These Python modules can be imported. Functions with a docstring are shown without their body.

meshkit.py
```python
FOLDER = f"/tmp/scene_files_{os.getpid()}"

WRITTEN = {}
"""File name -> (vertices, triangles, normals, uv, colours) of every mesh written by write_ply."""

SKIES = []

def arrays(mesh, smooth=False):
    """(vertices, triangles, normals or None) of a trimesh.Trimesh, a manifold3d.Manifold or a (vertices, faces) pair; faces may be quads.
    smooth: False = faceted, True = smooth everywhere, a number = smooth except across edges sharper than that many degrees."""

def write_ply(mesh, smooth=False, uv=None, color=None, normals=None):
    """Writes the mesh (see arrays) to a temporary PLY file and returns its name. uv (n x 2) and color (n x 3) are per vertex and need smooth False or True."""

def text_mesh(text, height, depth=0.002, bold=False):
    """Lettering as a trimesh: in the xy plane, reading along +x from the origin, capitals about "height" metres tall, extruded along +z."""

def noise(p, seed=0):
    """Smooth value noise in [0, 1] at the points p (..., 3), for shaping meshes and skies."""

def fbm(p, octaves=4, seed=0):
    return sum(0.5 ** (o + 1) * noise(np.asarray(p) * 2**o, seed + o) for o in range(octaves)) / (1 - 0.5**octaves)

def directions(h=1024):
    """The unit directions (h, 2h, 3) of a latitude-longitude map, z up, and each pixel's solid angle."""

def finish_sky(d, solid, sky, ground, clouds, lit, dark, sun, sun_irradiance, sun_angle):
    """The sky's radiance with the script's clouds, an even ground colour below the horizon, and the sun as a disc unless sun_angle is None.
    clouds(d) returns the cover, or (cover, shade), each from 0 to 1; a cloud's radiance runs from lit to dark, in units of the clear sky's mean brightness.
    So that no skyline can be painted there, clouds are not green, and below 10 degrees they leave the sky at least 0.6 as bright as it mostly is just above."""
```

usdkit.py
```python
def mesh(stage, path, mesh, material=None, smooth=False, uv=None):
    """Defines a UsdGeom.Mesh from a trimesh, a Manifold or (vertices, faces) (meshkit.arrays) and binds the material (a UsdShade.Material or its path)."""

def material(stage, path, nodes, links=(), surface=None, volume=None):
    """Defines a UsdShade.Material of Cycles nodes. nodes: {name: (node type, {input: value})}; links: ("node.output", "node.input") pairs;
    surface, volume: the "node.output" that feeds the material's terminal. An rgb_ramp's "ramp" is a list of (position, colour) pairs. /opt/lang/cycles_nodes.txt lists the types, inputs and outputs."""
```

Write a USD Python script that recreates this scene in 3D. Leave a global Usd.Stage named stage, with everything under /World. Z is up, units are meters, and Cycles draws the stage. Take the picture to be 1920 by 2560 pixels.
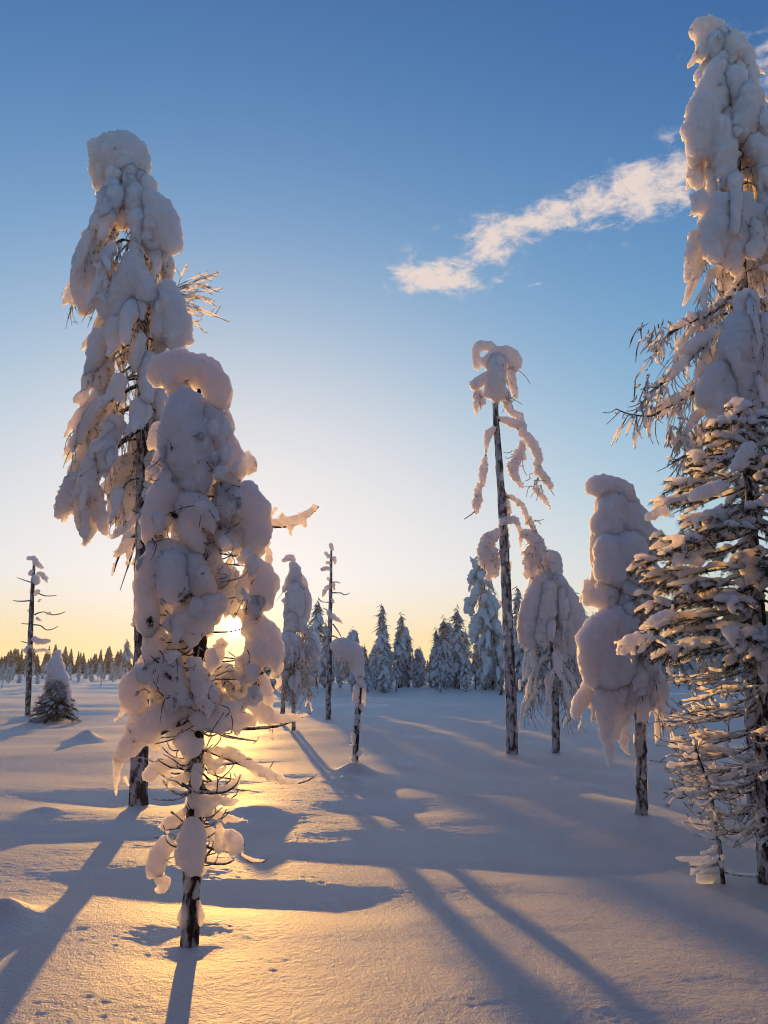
import math, numpy as np, trimesh, usdkit, meshkit
from pxr import Usd, UsdGeom, UsdLux, UsdShade, Gf, Sdf, Vt

stage = Usd.Stage.CreateInMemory()
UsdGeom.Xform.Define(stage, '/World')

# ------------------------------------------------------------------ camera, sky, sun, exposure
FPX, W0, H0, EYE, PITCH = 1850.0, 1920.0, 2560.0, 1.6, math.radians(12.0)
cam = UsdGeom.Camera.Define(stage, '/World/camera')
cam.CreateHorizontalApertureAttr(36.0)
cam.CreateFocalLengthAttr(36.0 * FPX / W0)
cam.AddTranslateOp().Set((0, 0, EYE))
cam.AddRotateXOp().Set(90 + math.degrees(PITCH))
cam.CreateExposureAttr(0.0)

AZ, EL = math.radians(-11.34), math.radians(2.97)
SUN = np.array([math.sin(AZ) * math.cos(EL), math.cos(AZ) * math.cos(EL), math.sin(EL)])


def ray(px, py):
    """World direction through a pixel of the photograph."""
    u, w = (px - W0 / 2) / FPX, (H0 / 2 - py) / FPX
    return np.array([u, math.cos(PITCH) - w * math.sin(PITCH), math.sin(PITCH) + w * math.cos(PITCH)])


def at(px, py, y):
    """World point seen at a pixel at the distance y ahead of the camera."""
    d = ray(px, py)
    return np.array([0, 0, EYE]) + d * (y / d[1])


def ground_at(px, py):
    d = ray(px, py)
    return np.array([0, 0, EYE]) + d * (-EYE / d[2])


def sky_material():
    n, l = {}, []
    n['sky'] = ('sky_texture', {'sky_type': 'single_scattering', 'sun_disc': False, 'sun_elevation': EL, 'sun_rotation': AZ, 'air_density': 1.0, 'aerosol_density': 1.0, 'ozone_density': 2.0})
    n['sep'] = ('separate_color', {})
    l.append(('sky.color', 'sep.color'))
    # soft film response of the sky's radiance, channel by channel
    for c, p, Y, k in (('r', 1.75, 9.1, 2.6), ('g', 1.95, 8.84, 1.90), ('b', 2.1, 9.2, 1.47)):
        n['pow' + c] = ('math', {'math_type': 'power', 'value2': p})
        n['den' + c] = ('math', {'math_type': 'add', 'value2': k})
        n['div' + c] = ('math', {'math_type': 'divide'})
        n['mul' + c] = ('math', {'math_type': 'multiply', 'value2': Y})
        l += [('sep.' + c, f'pow{c}.value1'), (f'pow{c}.value', f'den{c}.value1'), (f'pow{c}.value', f'div{c}.value1'), (f'den{c}.value', f'div{c}.value2'), (f'div{c}.value', f'mul{c}.value1')]
    n['comb'] = ('combine_color', {})
    l += [('mulr.value', 'comb.r'), ('mulg.value', 'comb.g'), ('mulb.value', 'comb.b')]
    n['tc'] = ('texture_coordinate', {})
    n['dir'] = ('vector_math', {'math_type': 'normalize'})
    l.append(('tc.generated', 'dir.vector1'))
    n['xyz'] = ('separate_xyz', {})
    l.append(('dir.vector', 'xyz.vector'))
    # warm yellow glow mixed into the sky colour low over the horizon all round
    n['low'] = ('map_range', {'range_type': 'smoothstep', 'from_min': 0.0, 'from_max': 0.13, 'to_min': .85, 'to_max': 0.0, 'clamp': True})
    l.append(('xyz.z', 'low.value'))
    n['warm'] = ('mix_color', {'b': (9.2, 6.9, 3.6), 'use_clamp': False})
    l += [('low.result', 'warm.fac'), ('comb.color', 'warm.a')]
    # bright air round the sun
    n['dot'] = ('vector_math', {'math_type': 'dot_product', 'vector2': tuple(SUN)})
    l.append(('dir.vector', 'dot.vector1'))
    n['dpos'] = ('math', {'math_type': 'maximum', 'value2': 0.0})
    l.append(('dot.value', 'dpos.value1'))
    last = 'warm.result'
    for i, (p, c) in enumerate(((90, (1.3, .75, .18)), (700, (4.5, 3.0, 1.2)), (6000, (9, 6.5, 3.0)), (90000, (700, 520, 260)))):
        n[f'g{i}'] = ('math', {'math_type': 'power', 'value2': float(p)})
        n[f'gc{i}'] = ('vector_math', {'math_type': 'scale', 'vector1': c})
        n[f'ga{i}'] = ('vector_math', {'math_type': 'add'})
        l += [('dpos.value', f'g{i}.value1'), (f'g{i}.value', f'gc{i}.scale'), (last, f'ga{i}.vector1'), (f'gc{i}.vector', f'ga{i}.vector2')]
        last = f'ga{i}.vector'
    # clouds: soft banks where the photograph has them, broken up by noise
    n['wv'] = ('mapping', {'scale': (1.0, 1.0, 2.0)})
    l.append(('dir.vector', 'wv.vector'))
    n['nz'] = ('noise_texture', {'scale': 19.0, 'detail': 9.0, 'roughness': .62, 'distortion': .35})
    n['nf'] = ('noise_texture', {'scale': 42.0, 'detail': 8.0, 'roughness': .65, 'distortion': .3})
    l += [('wv.vector', 'nz.vector'), ('wv.vector', 'nf.vector')]
    acc = None
    # (centre px, half length, half width, tilt, weight)
    banks = ((1100, 690, 190, 62, 2, 1.12), (1020, 655, 60, 50, 40, .7), (1240, 600, 125, 82, 14, 1.15), (1380, 545, 130, 70, 18, 1.05), (1570, 485, 220, 95, 15, 1.2), (1710, 430, 150, 110, 12, .95), (1910, 170, 90, 190, 70, .62), (1332, 713, 34, 10, 10, .55), (1090, 570, 38, 13, 14, .3), (1480, 612, 120, 22, 5, .4), (300, 1555, 260, 14, 2, .55), (930, 1560, 130, 14, 2, .4), (1000, 1605, 240, 10, 0, .45))
    for i, (px, py, a, b, tilt, wgt) in enumerate(banks):
        c = ray(px, py); c /= np.linalg.norm(c)
        t = math.radians(tilt)
        e1 = ray(px + 10 * math.cos(t), py - 10 * math.sin(t)); e1 /= np.linalg.norm(e1); e1 -= c; e1 -= c * (e1 @ c); e1 /= np.linalg.norm(e1)
        e2 = np.cross(c, e1)
        s = 1 / 1870
        n[f'ba{i}'] = ('vector_math', {'math_type': 'dot_product', 'vector2': tuple(e1 / (a * s))})
        n[f'bb{i}'] = ('vector_math', {'math_type': 'dot_product', 'vector2': tuple(e2 / (b * s))})
        n[f'bc{i}'] = ('vector_math', {'math_type': 'dot_product', 'vector2': tuple(c)})
        n[f'bv{i}'] = ('combine_xyz', {'z': 0.0})
        n[f'bl{i}'] = ('vector_math', {'math_type': 'length'})
        n[f'bf{i}'] = ('map_range', {'range_type': 'smoothstep', 'from_min': 1.25, 'from_max': .1, 'to_min': 0.0, 'to_max': wgt, 'clamp': True})
        n[f'bg{i}'] = ('math', {'math_type': 'greater_than', 'value2': .5})
        n[f'bm{i}'] = ('math', {'math_type': 'multiply'})
        l += [('dir.vector', f'ba{i}.vector1'), ('dir.vector', f'bb{i}.vector1'), ('dir.vector', f'bc{i}.vector1'), (f'ba{i}.value', f'bv{i}.x'), (f'bb{i}.value', f'bv{i}.y'),
              (f'bv{i}.vector', f'bl{i}.vector1'), (f'bl{i}.value', f'bf{i}.value'), (f'bc{i}.value', f'bg{i}.value1'), (f'bf{i}.result', f'bm{i}.value1'), (f'bg{i}.value', f'bm{i}.value2')]
        if acc is None:
            acc = f'bm{i}.value'
        else:
            n[f'bx{i}'] = ('math', {'math_type': 'maximum'})
            l += [(acc, f'bx{i}.value1'), (f'bm{i}.value', f'bx{i}.value2')]
            acc = f'bx{i}.value'
    # cover = smoothstep(mask + (noise - .5) * k)
    n['n1'] = ('math', {'math_type': 'multiply_add', 'value2': 2.5, 'value3': -1.5})
    n['n2'] = ('math', {'math_type': 'multiply_add', 'value2': 2.5, 'value3': -1.27})
    n['n3'] = ('math', {'math_type': 'add'})
    n['n4'] = ('math', {'math_type': 'add'})
    n['n5'] = ('map_range', {'range_type': 'smoothstep', 'from_min': .02, 'from_max': 1.15, 'to_min': 0.0, 'to_max': .93, 'clamp': True})
    n['n6'] = ('math', {'math_type': 'multiply', 'use_clamp': True})
    n['n7'] = ('math', {'math_type': 'multiply', 'value2': 1.5, 'use_clamp': True})
    l += [('nz.fac', 'n1.value1'), ('nf.fac', 'n2.value1'), ('n1.value', 'n3.value1'), ('n2.value', 'n3.value2'), ('n3.value', 'n4.value1'), (acc, 'n4.value2'), ('n4.value', 'n5.value'), (acc, 'n7.value1'), ('n5.result', 'n6.value1'), ('n7.value', 'n6.value2')]
    n['cloud'] = ('mix_color', {'b': (8.4, 7.0, 6.3), 'use_clamp': False})
    l += [('n6.value', 'cloud.fac'), (last, 'cloud.a')]
    n['bg'] = ('background_shader', {'strength': 0.1})
    l.append(('cloud.result', 'bg.color'))
    return usdkit.material(stage, '/World/Looks/sky_light', n, l, surface='bg.background')


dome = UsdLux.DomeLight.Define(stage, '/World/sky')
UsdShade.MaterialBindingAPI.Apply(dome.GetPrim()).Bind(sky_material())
dome.GetPrim().SetCustomDataByKey('label', 'clear blue winter sky fading to pale gold at the horizon with one wispy cloud')
dome.GetPrim().SetCustomDataByKey('category', 'sky')
dome.GetPrim().SetCustomDataByKey('kind', 'structure')
sun = UsdLux.DistantLight.Define(stage, '/World/sun')
sun.CreateNormalizeAttr(True)
sun.CreateIntensityAttr(1.2)
sun.CreateAngleAttr(0.5)
sun.CreateColorAttr((1.0, .50, .10))
sun.AddTransformOp().Set(Gf.Matrix4d().SetRotate(Gf.Rotation(Gf.Vec3d(0, 0, 1), Gf.Vec3d(*map(float, SUN)))))

# ------------------------------------------------------------------ materials
def P(path, base, rough=.6, extra=None, nodes=None, links=()):
    n = {'p': ('principled_bsdf', {'roughness': rough, **({'base_color': base} if base is not None else {}), **(extra or {})})}
    n.update(nodes or {})
    return usdkit.material(stage, '/World/Looks/' + path, n, list(links), surface='p.BSDF')


def grain(scale1, d1, scale2, d2):
    nodes = {'geo': ('geometry', {}), 'na': ('noise_texture', {'scale': scale1, 'detail': 3.0, 'roughness': .6}), 'nb': ('noise_texture', {'scale': scale2, 'detail': 2.0, 'roughness': .6}),
             'b1': ('bump', {'distance': d1, 'strength': 1.0}), 'b2': ('bump', {'distance': d2, 'strength': 1.0})}
    links = [('geo.position', 'na.vector'), ('geo.position', 'nb.vector'), ('na.fac', 'b1.height'), ('nb.fac', 'b2.height'), ('b1.normal', 'b2.normal'), ('b2.normal', 'p.normal')]
    return nodes, links


gn, gl = grain(45.0, .006, 260.0, .0022)
M_SNOW = P('crown_snow', (.66, .645, .675), .65, {'subsurface_weight': 1.0, 'subsurface_scale': .028, 'subsurface_radius': (1.0, .88, .76), 'specular_ior_level': .25}, gn, gl)
gn, gl = grain(20.0, .012, 90.0, .004)
M_SNOWFAR = P('far_snow', (.66, .65, .67), .7, {'specular_ior_level': .2}, gn, gl)
gn, gl = grain(30.0, .014, 95.0, .009)
M_GROUND = P('ground_snow', (.62, .61, .63), .58, {'specular_ior_level': .6, 'sheen_weight': .5, 'sheen_roughness': .45}, gn, gl)


def bark(path, dark, light, amount, scale):
    nodes = {'geo': ('geometry', {}), 'map': ('mapping', {'scale': (1.0, 1.0, .38)}),
             'na': ('noise_texture', {'scale': scale, 'detail': 5.0, 'roughness': .65}), 'nb': ('noise_texture', {'scale': scale * 4, 'detail': 3.0}),
             'fr': ('map_range', {'range_type': 'smoothstep', 'from_min': .56 - amount * .3, 'from_max': .74 - amount * .3, 'clamp': True}),
             'dk': ('rgb_ramp', {'ramp': [(.25, tuple(.55 * x for x in dark)), (.75, tuple(1.5 * x for x in dark))]}),
             'mx': ('mix_color', {'b': light}), 'bp': ('bump', {'distance': .012, 'strength': 1.0}),
             'ad': ('math', {'math_type': 'multiply_add', 'value2': .6}),
             'wd': ('vector_math', {'math_type': 'dot_product', 'vector2': (-.08, -.03, .1)}), 'wa': ('math', {'math_type': 'add'})}
    links = [('geo.position', 'map.vector'), ('map.vector', 'na.vector'), ('map.vector', 'nb.vector'), ('geo.normal', 'wd.vector1'), ('wd.value', 'wa.value1'), ('na.fac', 'wa.value2'), ('wa.value', 'fr.value'), ('nb.fac', 'dk.fac'), ('dk.color', 'mx.a'), ('fr.result', 'mx.fac'), ('mx.result', 'p.base_color'),
             ('fr.result', 'ad.value1'), ('nb.fac', 'ad.value3'), ('ad.value', 'bp.height'), ('bp.normal', 'p.normal')]
    return P(path, None, .85, {'specular_ior_level': .2}, nodes, links)


M_BARK = bark('frosted_bark', (.055, .042, .040), (.46, .45, .48), .45, 15.0)
M_BARKDARK = bark('dark_bark', (.026, .020, .018), (.5, .5, .53), .28, 22.0)
M_BRANCH = bark('branch_bark', (.05, .036, .028), (.7, .7, .72), .42, 34.0)
M_FARBARK = bark('far_bark', (.05, .042, .042), (.62, .65, .7), .45, 6.0)


def leafy(path, dark, frost, lo, hi, scale):
    nodes = {'geo': ('geometry', {}), 'na': ('noise_texture', {'scale': scale, 'detail': 3.0}), 'mr': ('map_range', {'from_min': lo, 'from_max': hi, 'clamp': True}), 'mx': ('mix_color', {'a': dark, 'b': frost}),
             'd': ('diffuse_bsdf', {}), 't': ('translucent_bsdf', {}), 'm': ('mix_closure', {'fac': .3})}
    links = [('geo.position', 'na.vector'), ('na.fac', 'mr.value'), ('mr.result', 'mx.fac'), ('mx.result', 'd.color'), ('mx.result', 't.color'), ('d.BSDF', 'm.closure1'), ('t.BSDF', 'm.closure2')]
    return usdkit.material(stage, '/World/Looks/' + path, nodes, links, surface='m.closure')


M_TWIG = leafy('frosted_twigs', (.17, .12, .085), (.74, .71, .69), .33, .56, 14.0)
M_NEEDLE = leafy('pine_needles', (.035, .042, .022), (.42, .42, .40), .50, .78, 9.0)
M_FARNEEDLE = leafy('far_needles', (.05, .055, .05), (.55, .58, .62), .40, .62, 1.4)
M_FROSTWIG = leafy('far_frosted_twigs', (.16, .13, .11), (.70, .70, .72), .36, .56, 5.0)

# ------------------------------------------------------------------ prims, names, labels
used = {}


def numbered(parent, name):
    k = (parent, name)
    used[k] = used.get(k, 0) + 1
    return name if used[k] == 1 else f'{name}_{used[k] - 1:03d}'


def tag(prim, label=None, cat=None, group=None, kind=None):
    for k, v in (('label', label), ('category', cat), ('group', group), ('kind', kind)):
        if v:
            prim.SetCustomDataByKey(k, v)


def thing(name, loc, label, cat, group=None):
    x = UsdGeom.Xform.Define(stage, '/World/' + numbered('/World', name))
    x.AddTranslateOp().Set(tuple(map(float, loc)))
    tag(x.GetPrim(), label, cat, group)
    return x


ORIGIN = {}


def part(parent, name, mesh, mat, smooth=True, kind=None, label=None):
    """One mesh under a thing or a part; vertices are given in the thing's own frame."""
    pp = str(parent.GetPath())
    m = usdkit.mesh(stage, pp + '/' + numbered(pp, name), mesh, mat, smooth=smooth)
    tag(m.GetPrim(), label=label, kind=kind)
    return m


# ------------------------------------------------------------------ shapes
def tube(pts, radii, sides=8, lump=0.0, seed=0, cap=True):
    pts, radii = np.asarray(pts, float), np.broadcast_to(np.asarray(radii, float), len(pts))
    t = np.gradient(pts, axis=0)
    t /= np.linalg.norm(t, axis=1, keepdims=True) + 1e-9
    ref = np.array([0, 1.0, 0]) if abs(t[0] @ [0, 1, 0]) < .8 else np.array([1.0, 0, 0])
    u = np.cross(t, ref); u /= np.linalg.norm(u, axis=1, keepdims=True) + 1e-9
    v = np.cross(t, u)
    a = np.arange(sides) * 2 * np.pi / sides
    ring = u[:, None] * np.cos(a)[None, :, None] + v[:, None] * np.sin(a)[None, :, None]
    p = pts[:, None] + ring * radii[:, None, None]
    if lump:
        p += ring * (meshkit.fbm(p * (1.2 / max(radii.mean(), 1e-3)), 3, seed)[..., None] - .5) * lump * radii[:, None, None] * 2
    n = len(pts)
    i = np.arange(n * sides).reshape(n, sides)
    j = np.roll(i, -1, 1)
    f = np.stack([i[:-1], j[:-1], j[1:], i[1:]], -1).reshape(-1, 4)
    f = np.vstack([f[:, [0, 1, 2]], f[:, [0, 2, 3]]])
    p = p.reshape(-1, 3)
    if cap:
        k = len(p)
        p = np.vstack([p, pts[:1], pts[-1:]])
        f = np.vstack([f, np.c_[j[0], i[0], np.full(sides, k)], np.c_[i[-1], j[-1], np.full(sides, k + 1)]])
    return p, f


def join(ms):
    v, f, k = [], [], 0
    for a, b in ms:
        v.append(a); f.append(b + k); k += len(a)
    return np.vstack(v), np.vstack(f)


def spline(pts, n):
    """Smooth curve through points (any columns)."""
    pts = np.asarray(pts, float)
    if len(pts) == 2:
        return pts[0] + (pts[1] - pts[0]) * np.linspace(0, 1, n)[:, None]
    from scipy.interpolate import PchipInterpolator
    d = np.r_[0, np.cumsum(np.linalg.norm(np.diff(pts[:, :3], axis=0), axis=1) + 1e-6)]
    return PchipInterpolator(d, pts)(np.linspace(0, d[-1], n))


def surface_nets(d, lo, h):
    s = d < 0
    nx, ny, nz = d.shape
    cs = np.zeros((nx - 1, ny - 1, nz - 1), np.int8)
    cor = [(a, b, c) for a in (0, 1) for b in (0, 1) for c in (0, 1)]
    for a, b, c in cor:
        cs += s[a:nx - 1 + a, b:ny - 1 + b, c:nz - 1 + c]
    ijk = np.argwhere((cs > 0) & (cs < 8))
    if not len(ijk):
        return None
    idx = np.full(cs.shape, -1, np.int64)
    idx[tuple(ijk.T)] = np.arange(len(ijk))
    val = np.stack([d[ijk[:, 0] + a, ijk[:, 1] + b, ijk[:, 2] + c] for a, b, c in cor], 1)
    acc, cnt = np.zeros((len(ijk), 3)), np.zeros(len(ijk))
    for e0, e1 in [(p, q) for p in range(8) for q in range(p + 1, 8) if sum(abs(np.subtract(cor[p], cor[q]))) == 1]:
        v0, v1 = val[:, e0], val[:, e1]
        m = (v0 < 0) != (v1 < 0)
        t = np.where(m, v0 / np.where(m, v0 - v1, 1), 0)
        acc += np.where(m[:, None], np.array(cor[e0]) + t[:, None] * np.subtract(cor[e1], cor[e0]), 0)
        cnt += m
    v = lo + (ijk + acc / cnt[:, None]) * h
    F = []
    for ax in range(3):
        b, c = (ax + 1) % 3, (ax + 2) % 3
        sl0, sl1 = [slice(None)] * 3, [slice(None)] * 3
        sl0[ax], sl1[ax] = slice(0, -1), slice(1, None)
        for sgn in (True, False):
            e = (s[tuple(sl0)] & ~s[tuple(sl1)]) if sgn else (~s[tuple(sl0)] & s[tuple(sl1)])
            q = np.argwhere(e)
            q = q[(q[:, b] > 0) & (q[:, c] > 0) & (q[:, b] < d.shape[b] - 1) & (q[:, c] < d.shape[c] - 1)]
            if not len(q):
                continue
            def g(db, dc):
                r = q.copy(); r[:, b] -= db; r[:, c] -= dc
                return idx[tuple(r.T)]
            quad = np.stack([g(1, 1), g(0, 1), g(0, 0), g(1, 0)], 1)
            F.append(quad if sgn else quad[:, ::-1])
    F = np.vstack(F)
    return v, np.vstack([F[:, [0, 1, 2]], F[:, [0, 2, 3]]])


def snow_mesh(chains, h, k=None, amp=.15, freq=None, seed=0):
    """One closed lump of snow: chains of round cones joined softly, the surface unsettled by noise."""
    if not isinstance(chains, list) or (chains and isinstance(chains[0], tuple)):
        chains = [chains]
    mx = np.concatenate([np.maximum(C[2], C[3]) for C in chains])
    rm = max(np.median(mx), h)
    k = k or .20 * rm
    am = amp * rm
    pad = 2.5 * k + am + 2 * h
    R = mx[:, None] + pad
    A, B = np.vstack([C[0] for C in chains]), np.vstack([C[1] for C in chains])
    lo, hi = (np.minimum(A, B) - R).min(0), (np.maximum(A, B) + R).max(0)
    n = np.ceil((hi - lo) / h).astype(int) + 1
    acc = np.zeros(n, np.float32)
    for C in chains:
        rr = np.maximum(C[2], C[3])[:, None] + pad
        c0 = np.maximum(np.floor(((np.minimum(C[0], C[1]) - rr).min(0) - lo) / h).astype(int), 0)
        c1 = np.minimum(np.ceil(((np.maximum(C[0], C[1]) + rr).max(0) - lo) / h).astype(int) + 1, n)
        D = np.full(c1 - c0, 9.0, np.float32)
        for a, b, r0, r1 in zip(*C):
            r = max(r0, r1) + pad
            i0 = np.maximum(np.floor((np.minimum(a, b) - r - lo) / h).astype(int), c0)
            i1 = np.minimum(np.ceil((np.maximum(a, b) + r - lo) / h).astype(int) + 1, c1)
            g = [(lo[x] + np.arange(i0[x], i1[x]) * h - a[x]).astype(np.float32) for x in range(3)]
            ab = b - a
            L = max(ab @ ab, 1e-9)
            t = np.clip((g[0][:, None, None] * ab[0] + g[1][None, :, None] * ab[1] + g[2][None, None, :] * ab[2]) / L, 0, 1)
            dd = np.sqrt((g[0][:, None, None] - t * ab[0]) ** 2 + (g[1][None, :, None] - t * ab[1]) ** 2 + (g[2][None, None, :] - t * ab[2]) ** 2) - (r0 + (r1 - r0) * t)
            j0, j1 = i0 - c0, i1 - c0
            V = D[j0[0]:j1[0], j0[1]:j1[1], j0[2]:j1[2]]
            np.minimum(V, dd, out=V)
        acc[c0[0]:c1[0], c0[1]:c1[1], c0[2]:c1[2]] += np.exp(-np.clip(D / k, -20, 20))
    d = np.minimum(-k * np.log(acc + 1e-6), pad)
    if am > 0:
        band = np.argwhere(np.abs(d) < am + 1.5 * h)
        p = lo + band * h
        f = freq or .8 / rm
        d[tuple(band.T)] += am * 2 * (.72 - .50 * meshkit.noise(p * f * [1, 1, .7], seed) - .75 * np.abs(2 * meshkit.noise(p * f * [1.6, 1.6, .8] + 7.7, seed + 5) - 1) - .62 * np.abs(2 * meshkit.noise(p * f * [3.8, 3.8, 2.2] + 3.3, seed + 9) - 1) + .16 * meshkit.noise(p * f * 9, seed + 7))
    d[0], d[-1] = pad, pad; d[:, 0], d[:, -1] = pad, pad; d[:, :, 0], d[:, :, -1] = pad, pad
    return surface_nets(d, lo, h)


def chain(pts):
    """Round cones between consecutive (x, y, z, r): one chain, as a list so that chains add up."""
    pts = np.asarray(pts, float)
    if len(pts) == 1:
        pts = np.vstack([pts, pts + [0, 0, 1e-3, 0]])
    return [[pts[:-1, :3], pts[1:, :3], pts[:-1, 3], pts[1:, 3]]]


def tuft(p, d, n, length, rng, width=.0035, spread=.9):
    """Needles as thin triangles round a twig end."""
    d = d / (np.linalg.norm(d) + 1e-9)
    q = d + spread * rng.normal(size=(n, 3)) * .6
    q /= np.linalg.norm(q, axis=1, keepdims=True)
    s = np.cross(q, rng.normal(size=(n, 3))); s /= np.linalg.norm(s, axis=1, keepdims=True) + 1e-9
    o = p + rng.normal(size=(n, 3)) * length * .15
    L = length * rng.uniform(.6, 1.1, (n, 1))
    v = np.stack([o - s * width, o + s * width, o + q * L], 1).reshape(-1, 3)
    return v, np.arange(3 * n).reshape(n, 3)


# ------------------------------------------------------------------ ground
TREES_AT = []      # (x, y, well radius, well depth, mound height)


def terrain(x, y):
    x, y = np.asarray(x, float), np.asarray(y, float)
    p = np.stack([x, y, 0 * x], -1)
    far = np.clip(np.hypot(x, y) / 60, 0, 1)
    z = .34 * (meshkit.fbm(p * [.11, .16, 1] + 3.1, 3, 5) - .5) * (1 + far)
    z += .11 * (meshkit.fbm(p * [.33, .55, 1] + 9.7, 3, 11) - .5)
    near = np.clip(1.4 - np.hypot(x, y) / 22, 0, 1)
    z += near * .017 * (meshkit.fbm(p * [.9, 1.9, 1], 3, 21) - .5)
    z += near * .003 * (meshkit.fbm(p * [2.6, 5.5, 1], 3, 31) - .5)
    z += near * .0028 * (meshkit.fbm(p * [8, 14, 1], 3, 41) - .5)
    z += near * .0035 * (meshkit.fbm(p * [21, 33, 1], 2, 51) - .5)
    for tx, ty, r, dep, mound, *w in TREES_AT:
        q = ((x - tx) / (w[0] if w else 1)) ** 2 / r ** 2 + (y - ty) ** 2 / r ** 2
        z = z - dep * np.exp(-q) + mound * np.exp(-q * 5)
    return z

# hero trees: foot pixel in the photograph -> place on the ground
FEET = {'A': (350, 2008), 'B': (475, 2342), 'C': (1280, 1890), 'D': (1387, 1885), 'E': (1600, 2035), 'F': (1912, 2215), 'G': (1888, 2040), 'H': (1808, 2205),
        'I': (70, 1790), 'J': (138, 1795), 'K': (735, 1835), 'K2': (706, 1818), 'L': (820, 1800), 'M': (887, 1940)}
FOOT = {k: ground_at(*v) for k, v in FEET.items()}
for k, r, dep, mound in (('A', .5, .05, .05), ('B', .35, .05, .03), ('C', .6, .04, .05), ('E', .6, .05, .05), ('F', .7, .03, .05), ('L', .5, 0, .10), ('M', .62, 0, .17), ('K', .6, .05, 0), ('I', .6, 0, .1), ('J', .7, 0, .1)):
    TREES_AT.append((FOOT[k][0], FOOT[k][1], r, dep, mound))
for px, py, r, m in ((215, 1850, .5, .26), (1255, 1815, .6, .22), (8, 2290, .32, .13), (870, 1955, .5, .08), (640, 2030, .6, .07), (1000, 1905, .7, .08), (110, 2035, .35, .06)):
    q = ground_at(px, py)
    TREES_AT.append((q[0], q[1], r, -m * .4, m * .6))

for px, py, r, w, dep in ((640, 2225, .42, 3.6, .055), (900, 2260, .3, 1.5, .03), (330, 2190, .3, 1.6, .03), (260, 2000, .55, 2.2, .07), (60, 2085, .35, 3.0, .05), (1150, 2130, .5, 3.0, .06), (1500, 2160, .35, 2.5, .05), (1250, 1960, .7, 3.0, .08), (960, 2020, .4, 2.0, .05)):
    q = ground_at(px, py)
    TREES_AT.append((q[0], q[1], r, dep, 0.0, w))


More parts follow.
